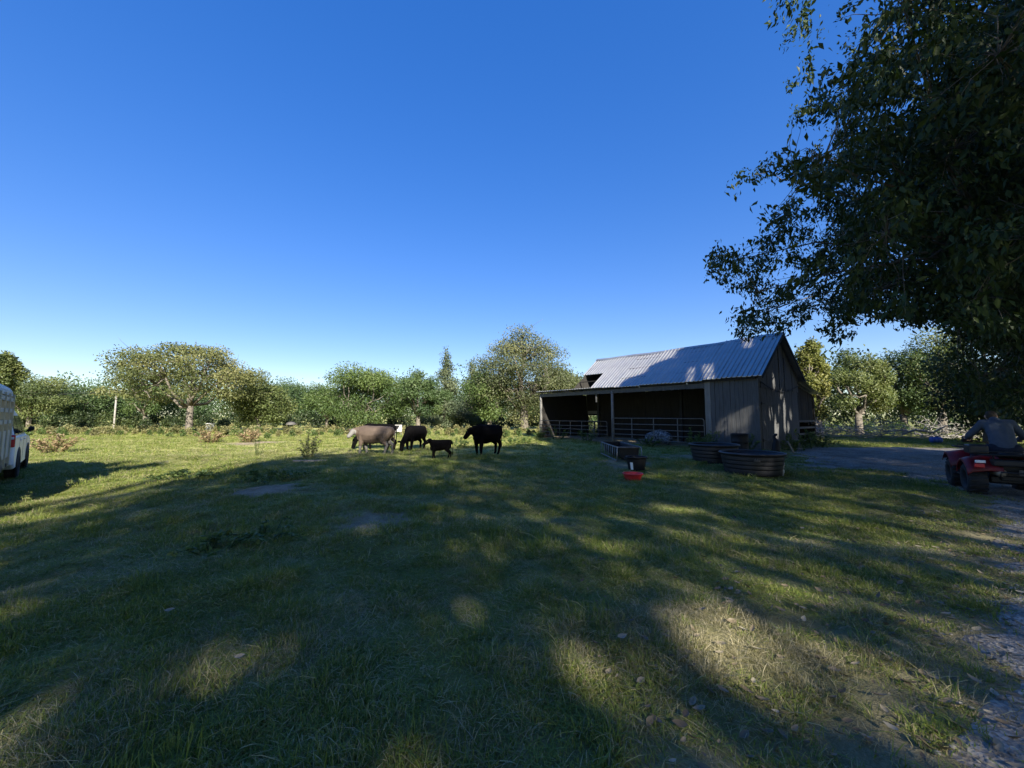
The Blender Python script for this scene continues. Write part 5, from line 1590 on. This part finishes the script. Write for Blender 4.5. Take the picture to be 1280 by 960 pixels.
# ------------------------------------------------------------------ weeds by the barn and in the pasture
def weed(name, label, x, y, r, h, mat, seed, n=420, leaf=.09, group='weeds by the barn', stems=14, cat='weed', mask=False):
    rs = np.random.RandomState(seed)
    t = thing(name, label, cat, (x, y, float(gz(x, y))), 0, group)
    sm = MB(); P, D, T = [], [], []
    for i in range(stems):
        a = rs.rand() * 6.28; q = rs.rand() ** .6
        b = np.array([math.cos(a), math.sin(a), 0]) * r * .35 * q
        e = np.array([math.cos(a) * r * q * rs.uniform(.7, 1.2), math.sin(a) * r * q * rs.uniform(.7, 1.2), h * rs.uniform(.55, 1.1) * (1.05 - .4 * q)])
        C3 = curve(b, e, .06, rs, 4, .03 * r)
        sm.tube(C3, [.007, .006, .005, .004, .002], 4)
        m = n // stems
        k = rs.rand(m) ** .7
        p = np.array([np.interp(k, np.linspace(0, 1, 5), C3[:, j]) for j in range(3)]).T
        P.append(p); D.append(nrm(rs.randn(m, 3) * np.array([1, 1, .45]) + np.array([0, 0, .15]))); T.append(.4 + rs.randn(m) * .2 + .25 * k)
    sm.build('stem', M['leaf_weed'] if mat != 'leaf_red' else M['leaf_red'], t)
    P, D, T = np.concatenate(P), np.concatenate(D), np.concatenate(T); m = len(P)
    L = leaf * rs.uniform(.55, 1.35, m)
    c = link('foliage', leaf_mesh('foliage', P, D, nrm(rs.randn(m, 3) * .6 + np.array([0, 0, .9])), L, L * .5, T, M[mat]), t)
    c['kind'] = 'stuff'
    return t
def bp(w, s): p = barn_pt(w, s); return p[0], p[1]
weed('weed_clump', 'leafy weeds at the foot of the far left barn post', *bp(-.5, 14.1), .7, .75, 'leaf_weed', 501)
weed('weed_clump', 'tall dark weeds before the lower tube gate, left of the middle', *bp(-.55, 12.3), .9, 1.05, 'leaf_weed', 502, 600)
weed('weed_clump', 'weeds before the lower tube gate, nearest the middle post', *bp(-.6, 9.6), .8, .8, 'leaf_weed', 503, 500)
weed('weed_clump', 'weeds under the middle of the right-hand tube gate', *bp(-.7, 5.2), .8, .65, 'leaf_weed', 504, 500)
weed('weed_clump', 'tall weeds where the right-hand gate meets the closed wall', *bp(-.75, 2.6), .85, 1.05, 'leaf_weed', 505, 700)
weed('weed_clump', 'weeds behind the farther black tank, beside the black drum', *bp(-1.2, 1.6), .9, .95, 'leaf_weed', 506, 800)
weed('weed_clump', 'paler weeds crowding the right side of the black drum', *bp(-.8, .2), .6, .8, 'leaf_green', 507, 420)
weed('weed_clump', 'bushy weeds under the dappled gable wall', *bp(1.6, -.7), .85, .85, 'leaf_weed', 508, 800)
weed('weed_clump', 'darker bushy weeds at the right end of the gable', *bp(3.6, -.75), 1.0, 1.0, 'leaf_weed', 509, 900)
weed('weed_clump', 'light green weeds in front of the lean-to rails', *bp(5.3, -.8), .75, .85, 'leaf_green', 510, 520)
weed('weed_clump', 'low weeds behind the lean-to at the yard edge', *bp(7.9, -.3), .7, .6, 'leaf_mid', 511, 380)
g = ground_at(265, 690); weed('weed_clump', 'broad leaved weed patch in the shaded pasture, nearer of two', g[0], g[1], .5, .15, 'leaf_weed', 520, 260, .07, 'weeds in the pasture')
g = ground_at(330, 676); weed('weed_clump', 'broad leaved weed patch in the shaded pasture, farther of two', g[0], g[1], .55, .16, 'leaf_weed', 521, 280, .07, 'weeds in the pasture')
g = ground_at(230, 600); weed('weed_clump', 'dark rank weeds left of the bare dirt patch', g[0], g[1], .9, .24, 'leaf_weed', 522, 500, .09, 'weeds in the pasture')
g = ground_at(335, 606); weed('weed_clump', 'dark rank weeds just behind the bare dirt patch', g[0], g[1], 1.0, .26, 'leaf_weed', 523, 520, .09, 'weeds in the pasture')
g = ground_at(386, 576); weed('dry_bush', 'dry brownish bush at the edge of the shade left of the brown cow', g[0], g[1], .52, 1.0, 'leaf_brown', 524, 520, .085, 'dry bushes in the pasture', 18, 'bush')
g = ground_at(322, 571); weed('dry_bush', 'thin bare sapling weed at the edge of the shade', g[0], g[1], .4, .95, 'leaf_brown', 525, 60, .07, 'dry bushes in the pasture', 7, 'bush')
for k_, (u, v, r, h, lab) in enumerate(((66, 566, 1.25, .85, 'wide reddish weed patch beside the white car'), (262, 553, .9, .8, 'reddish weeds below the spreading oak'), (312, 552, .8, .9, 'reddish weeds right of the spreading oak'))):
    g = ground_at(u, v); weed('red_weed', lab, g[0], g[1], r, h, 'leaf_red', 530 + k_, 700, .13, 'reddish weeds in the pasture', 26)
for k_, (u, v, lab) in enumerate(((640, 556, 'tuft of weeds right of the big black cow'), (655, 553, 'dark weeds close to the far left barn post'), (576, 560, 'thin weeds between the calf and the big black cow'))):
    g = ground_at(u, v); weed('weed_clump', lab, g[0], g[1], .7, .5, 'leaf_weed', 540 + k_, 300, .1, 'weeds in the pasture')
# ------------------------------------------------------------------ brush pile of grey limbs and what lies in it
rs = np.random.RandomState(600)
bpx, bpy_ = 27.0, 27.6
brush = thing('brush_pile', 'long heap of grey dead limbs along the far side of the yard', 'brush pile', (bpx, bpy_, 0), R(-18))
for i in range(26):
    x0 = rs.uniform(-10, 10); ln = rs.uniform(2.5, 6); a = rs.randn() * .35 + (PI if rs.rand() < .5 else 0)
    b = np.array([x0, rs.uniform(-1.2, 1.2), rs.uniform(.05, .6)])
    e = b + np.array([math.cos(a) * ln, math.sin(a) * ln * .5, rs.uniform(-.1, .9)]); e[2] = max(e[2], .06)
    P = curve(b, e, .2 * rs.randn(), rs, 5, .12); P[:, 2] = np.maximum(P[:, 2], .05)
    r0 = rs.uniform(.035, .085)
    MB().tube(P, list(np.linspace(r0, r0 * .35, len(P))), 6).build('limb', M['dead_wood'], brush)
tg = MB()
for i in range(650):
    b = np.array([rs.uniform(-10.5, 10.5), rs.uniform(-1.5, 1.5), abs(rs.randn()) * .5 + .05])
    d = nrm(rs.randn(1, 3) * np.array([1, .6, .4]))[0] * rs.uniform(.6, 2.2)
    e = b + d; e[2] = np.clip(e[2], .03, 1.5)
    tg.tube(curve(b, e, .1 * rs.randn(), rs, 3, .06), [.022, .017, .012, .006], 4, cap=False)
o = tg.build('twigs', M['dead_wood'], brush); o['kind'] = 'stuff'
p = at(1168, 529, 23.5)
bb = thing('blue_barrel', 'blue barrel lying before the brush pile', 'barrel', (p[0], p[1], 0.28), R(-12))
MB().lathe([(0, -.42), (.25, -.42), (.28, -.38), (.28, -.15), (.29, -.13), (.28, -.11), (.28, .11), (.29, .13), (.28, .15), (.28, .38), (.25, .42), (0, .42)], 24, axis='x').build('shell', M['blue_plastic'], bb)
MB().lathe([(0, .425), (.05, .425), (.05, .44), (0, .44)], 10, axis='x').build('bung', M['white_plain'], bb)
bb.scale = (.6, .6, .6); bb.location.z = .17

# ------------------------------------------------------------------ fallen leaves along the lane and under the big tree
rs = np.random.RandomState(700); n = 11000
x = rs.uniform(.5, 16, n); y = np.where(rs.rand(n) < .6, rs.uniform(1.2, 7, n), rs.uniform(1.2, 16, n))
ls = lane_side(x, y)
k = (rs.rand(n) < np.clip(.9 - np.abs(ls + .2) * .35, .03, .85)) & (x > -1 + y * .1)
x, y = x[k], y[k]; n = len(x)
D = nrm(np.stack([rs.randn(n), rs.randn(n), rs.randn(n) * .18], 1)); N = nrm(np.stack([rs.randn(n) * .3, rs.randn(n) * .3, np.ones(n)], 1))
L = .062 * rs.uniform(.4, 1.3, n)
fl = link('fallen_leaves', ovate_mesh('fallen_leaves', np.stack([x, y, gz(x, y) + .018 + .015 * rs.rand(n)], 1), D, N, L, L * .45, .45 + rs.randn(n) * .28, M['leaf_fallen']))
setp(fl, 'fallen brown leaves scattered along the gravel lane', kind='stuff')
for k_, (u, v, sc, lab) in enumerate(((205, 771, .10, 'pale dead leaf curled on the dark grass, left foreground'), (292, 828, .09, 'pale dead leaf just below the sunlit patch at left'), (772, 822, .10, 'curled brown leaf in the dry straw patch'), (1000, 655, .1, 'pale leaf lying on the shaded grass near the lane'))):
    g = ground_at(u, v)
    o = link('dead_leaf', ovate_mesh('dead_leaf', np.array([[0, 0, .05]]), np.array([[1, .3, .1]]), np.array([[.1, -.3, 1.]]), sc * .75, sc * .42, np.array([.8]), M['leaf_fallen']))
    o.location = (g[0], g[1], float(gz(g[0], g[1]))); setp(o, lab, 'leaf', 'single dead leaves on the grass')

# ------------------------------------------------------------------ grass: many small tufts set over the pasture
def tuft(rs, nb, rad, hmin, hmax, wid, flop):
    V, T, tint = [], [], []
    for i in range(nb):
        a = rs.rand() * 6.28; q = rs.rand() ** .5 * rad
        b = np.array([math.cos(a) * q, math.sin(a) * q, -.008]); h = rs.uniform(hmin, hmax)
        la = a + rs.randn() * 1.1; ld = np.array([math.cos(la), math.sin(la), 0]); ln = abs(rs.randn()) * flop + .12
        sd = np.array([-ld[1], ld[0], 0]); sd = nrm((sd + rs.randn(3) * .35)[None])[0]
        o = len(V); w = wid * rs.uniform(.6, 1.3)
        for k, ww in ((0, 1.0), (.42, .9), (.78, .6)):
            c = b + ld * (ln * h * k ** 1.7) + np.array([0, 0, h * (k - .28 * min(ln, 1.2) * k * k)])
            V += [c + sd * w * ww / 2, c - sd * w * ww / 2]
        V.append(b + ld * ln * h + np.array([0, 0, h * (1 - .38 * min(ln, 1.2))]))
        T += [(o, o + 1, o + 3), (o, o + 3, o + 2), (o + 2, o + 3, o + 5), (o + 2, o + 5, o + 4), (o + 4, o + 5, o + 6)]
        tint += [rs.rand()] * 5
    return np.array(V), np.array(T), np.array(tint)

def scatter(name, label, mat, pts, var, rot, scl, tufts):
    V, T, vid, tint = [np.stack([pts[:, 0], pts[:, 1], pts[:, 2]], 1)], [], [np.full(len(pts), -1)], []
    n = len(pts)
    for i, (v, t, ti) in enumerate(tufts):
        V.append(v); T.append(t + n); n += len(v); vid.append(np.full(len(v), i)); tint.append(ti)
    V = np.concatenate(V); npt = len(pts); pad = len(V) - npt
    me = mesh_arrays(name, V, np.concatenate(T), M[mat], attrs=(('vid', 'INT', 'POINT', np.concatenate(vid)), ('var', 'INT', 'POINT', np.concatenate([var, np.zeros(pad, int)])),
        ('rot', 'FLOAT_VECTOR', 'POINT', np.concatenate([rot, np.zeros((pad, 3))])), ('scl', 'FLOAT_VECTOR', 'POINT', np.concatenate([scl, np.ones((pad, 3))])), ('tint', 'FLOAT', 'FACE', np.concatenate(tint))))
    o = link(name, me)
    ng = bpy.data.node_groups.new(name + '_scatter', 'GeometryNodeTree')
    ng.interface.new_socket('Geometry', in_out='INPUT', socket_type='NodeSocketGeometry'); ng.interface.new_socket('Geometry', in_out='OUTPUT', socket_type='NodeSocketGeometry')
    N = ng.nodes; Lk = ng.links
    gi, go = N.new('NodeGroupInput'), N.new('NodeGroupOutput')
    def named(nm, ty):
        a = N.new('GeometryNodeInputNamedAttribute'); a.data_type = ty; a.inputs['Name'].default_value = nm; return a.outputs['Attribute']
    def pick(i):
        cmp = N.new('FunctionNodeCompare'); cmp.data_type = 'INT'; cmp.operation = 'EQUAL'
        Lk.new(named('vid', 'INT'), [s for s in cmp.inputs if s.type == 'INT' and s.enabled][0]); [s for s in cmp.inputs if s.type == 'INT' and s.enabled][1].default_value = i
        sp = N.new('GeometryNodeSeparateGeometry'); sp.domain = 'POINT'
        Lk.new(gi.outputs[0], sp.inputs['Geometry']); Lk.new(cmp.outputs['Result'], sp.inputs['Selection'])
        return sp.outputs['Selection']
    g2i = N.new('GeometryNodeGeometryToInstance')
    for i in range(len(tufts)): Lk.new(pick(i), g2i.inputs[0])
    m2p = N.new('GeometryNodeMeshToPoints'); Lk.new(pick(-1), m2p.inputs['Mesh'])
    iop = N.new('GeometryNodeInstanceOnPoints'); iop.inputs['Pick Instance'].default_value = True
    Lk.new(m2p.outputs[0], iop.inputs['Points']); Lk.new(g2i.outputs[0], iop.inputs['Instance']); Lk.new(named('var', 'INT'), iop.inputs['Instance Index'])
    Lk.new(named('rot', 'FLOAT_VECTOR'), iop.inputs['Rotation']); Lk.new(named('scl', 'FLOAT_VECTOR'), iop.inputs['Scale'])
    Lk.new(iop.outputs[0], go.inputs[0])
    md = o.modifiers.new('scatter', 'NODES'); md.node_group = ng
    return setp(o, label, kind='stuff')

rs = np.random.RandomState(900)
def field(n_per_m2, y0, y1, margin=1.0, xmin=None, xmax=None):
    """random points over the part of the pasture in view between y0 and y1"""
    A = (y1 ** 2 - y0 ** 2) * 1.40 + 2 * margin * (y1 - y0)
    n = int(A * n_per_m2)
    y = np.sqrt(rs.uniform(y0 ** 2, y1 ** 2, n)); x = rs.uniform(-1, 1, n) * (1.40 * y + margin)
    return x, y
def grass_ok(x, y):
    d = dirt_at(x, y)
    L = np.stack([x - BARN[0], y - BARN[1]], -1); w = L @ GD[:2]; s = L @ FD[:2]
    inb = (w > 0) & (w < BW + 2.6) & (s > 0) & (s < 14.6)
    return (rs.rand(len(x)) > d * 1.15) & ~inb & (lane_side(x, y) < rs.rand(len(x)) ** 2 * .5 - .1)
def dense(x, y):     # clumps and thin spots
    return np.clip(.85 + .22 * sines(x, y, 51, 1.6) + .18 * sines(x, y, 52, .55), .4, 1.3)
def dryness(x, y):
    out = .10 + .10 * sines(x, y, 61, 2.6) + .07 * sines(x, y, 62, .8)
    for cx, cy, rx, ry, k in [(*ground_at(920, 812), .85, .60, .95), (*ground_at(720, 830), .6, .35, .45), (*ground_at(1060, 690), 1.5, .6, .5), (*ground_at(20, 940), .5, .4, .5), (*ground_at(560, 950), .5, .25, .45), (*ground_at(300, 800), .5, .35, .25), (*ground_at(330, 570), 5, 2.5, .35), (*ground_at(60, 625), 2.5, .8, .3), (*ground_at(1020, 800), .9, .5, .5)]:
        out = np.maximum(out, k * np.clip(1.5 - np.sqrt(((x - cx) / rx) ** 2 + ((y - cy) / ry) ** 2), 0, 1) * (1 + .25 * sines(x, y, 63, .5)))
    return out
G_T = [tuft(rs, 34, .09, .025, .072, .0055, 1.0) for _ in range(7)] + [tuft(rs, 14, .05, .06, .12, .005, 1.0) for _ in range(2)]
D_T = [tuft(rs, 30, .085, .03, .10, .0030, 1.4) for _ in range(5)]
P_g, P_d = [], []
for (dn, y0, y1, s0) in ((640, 1.2, 4.5, .9), (260, 4.5, 9, 1.15), (95, 9, 16, 1.7), (20, 16, 30, 2.6), (4, 30, 42, 4.2)):
    x, y = field(dn, y0, y1)
    k = grass_ok(x, y) & (rs.rand(len(x)) < dense(x, y)); x, y = x[k], y[k]
    dry = rs.rand(len(x)) < dryness(x, y)
    h = np.clip(.72 + .26 * sines(x, y, 71, 2.2) + .2 * sines(x, y, 72, .7), .3, 1.6)
    for m, lst in ((~dry, P_g), (dry, P_d)):
        n = m.sum()
        sc = s0 * rs.uniform(.75, 1.25, n)
        lst.append((x[m], y[m], sc, np.clip(h[m] * (s0 ** -.35) , .3, 1.6)))
for nm, lab, mat, lst, tf in (('grass', 'short green pasture grass', 'grass', P_g, G_T), ('dry_grass', 'straw coloured dry grass mixed into the pasture', 'grass_dry', P_d, D_T)):
    x, y, sc, hh = [np.concatenate([l[i] for l in lst]) for i in range(4)]
    n = len(x)
    rot = np.stack([rs.randn(n) * .10, rs.randn(n) * .10, rs.rand(n) * 6.28], 1)
    scatter(nm, lab, mat, np.stack([x, y, gz(x, y)], 1), rs.randint(0, len(tf), n), rot, np.stack([sc, sc, sc * hh], 1), tf)
    print(nm, n)
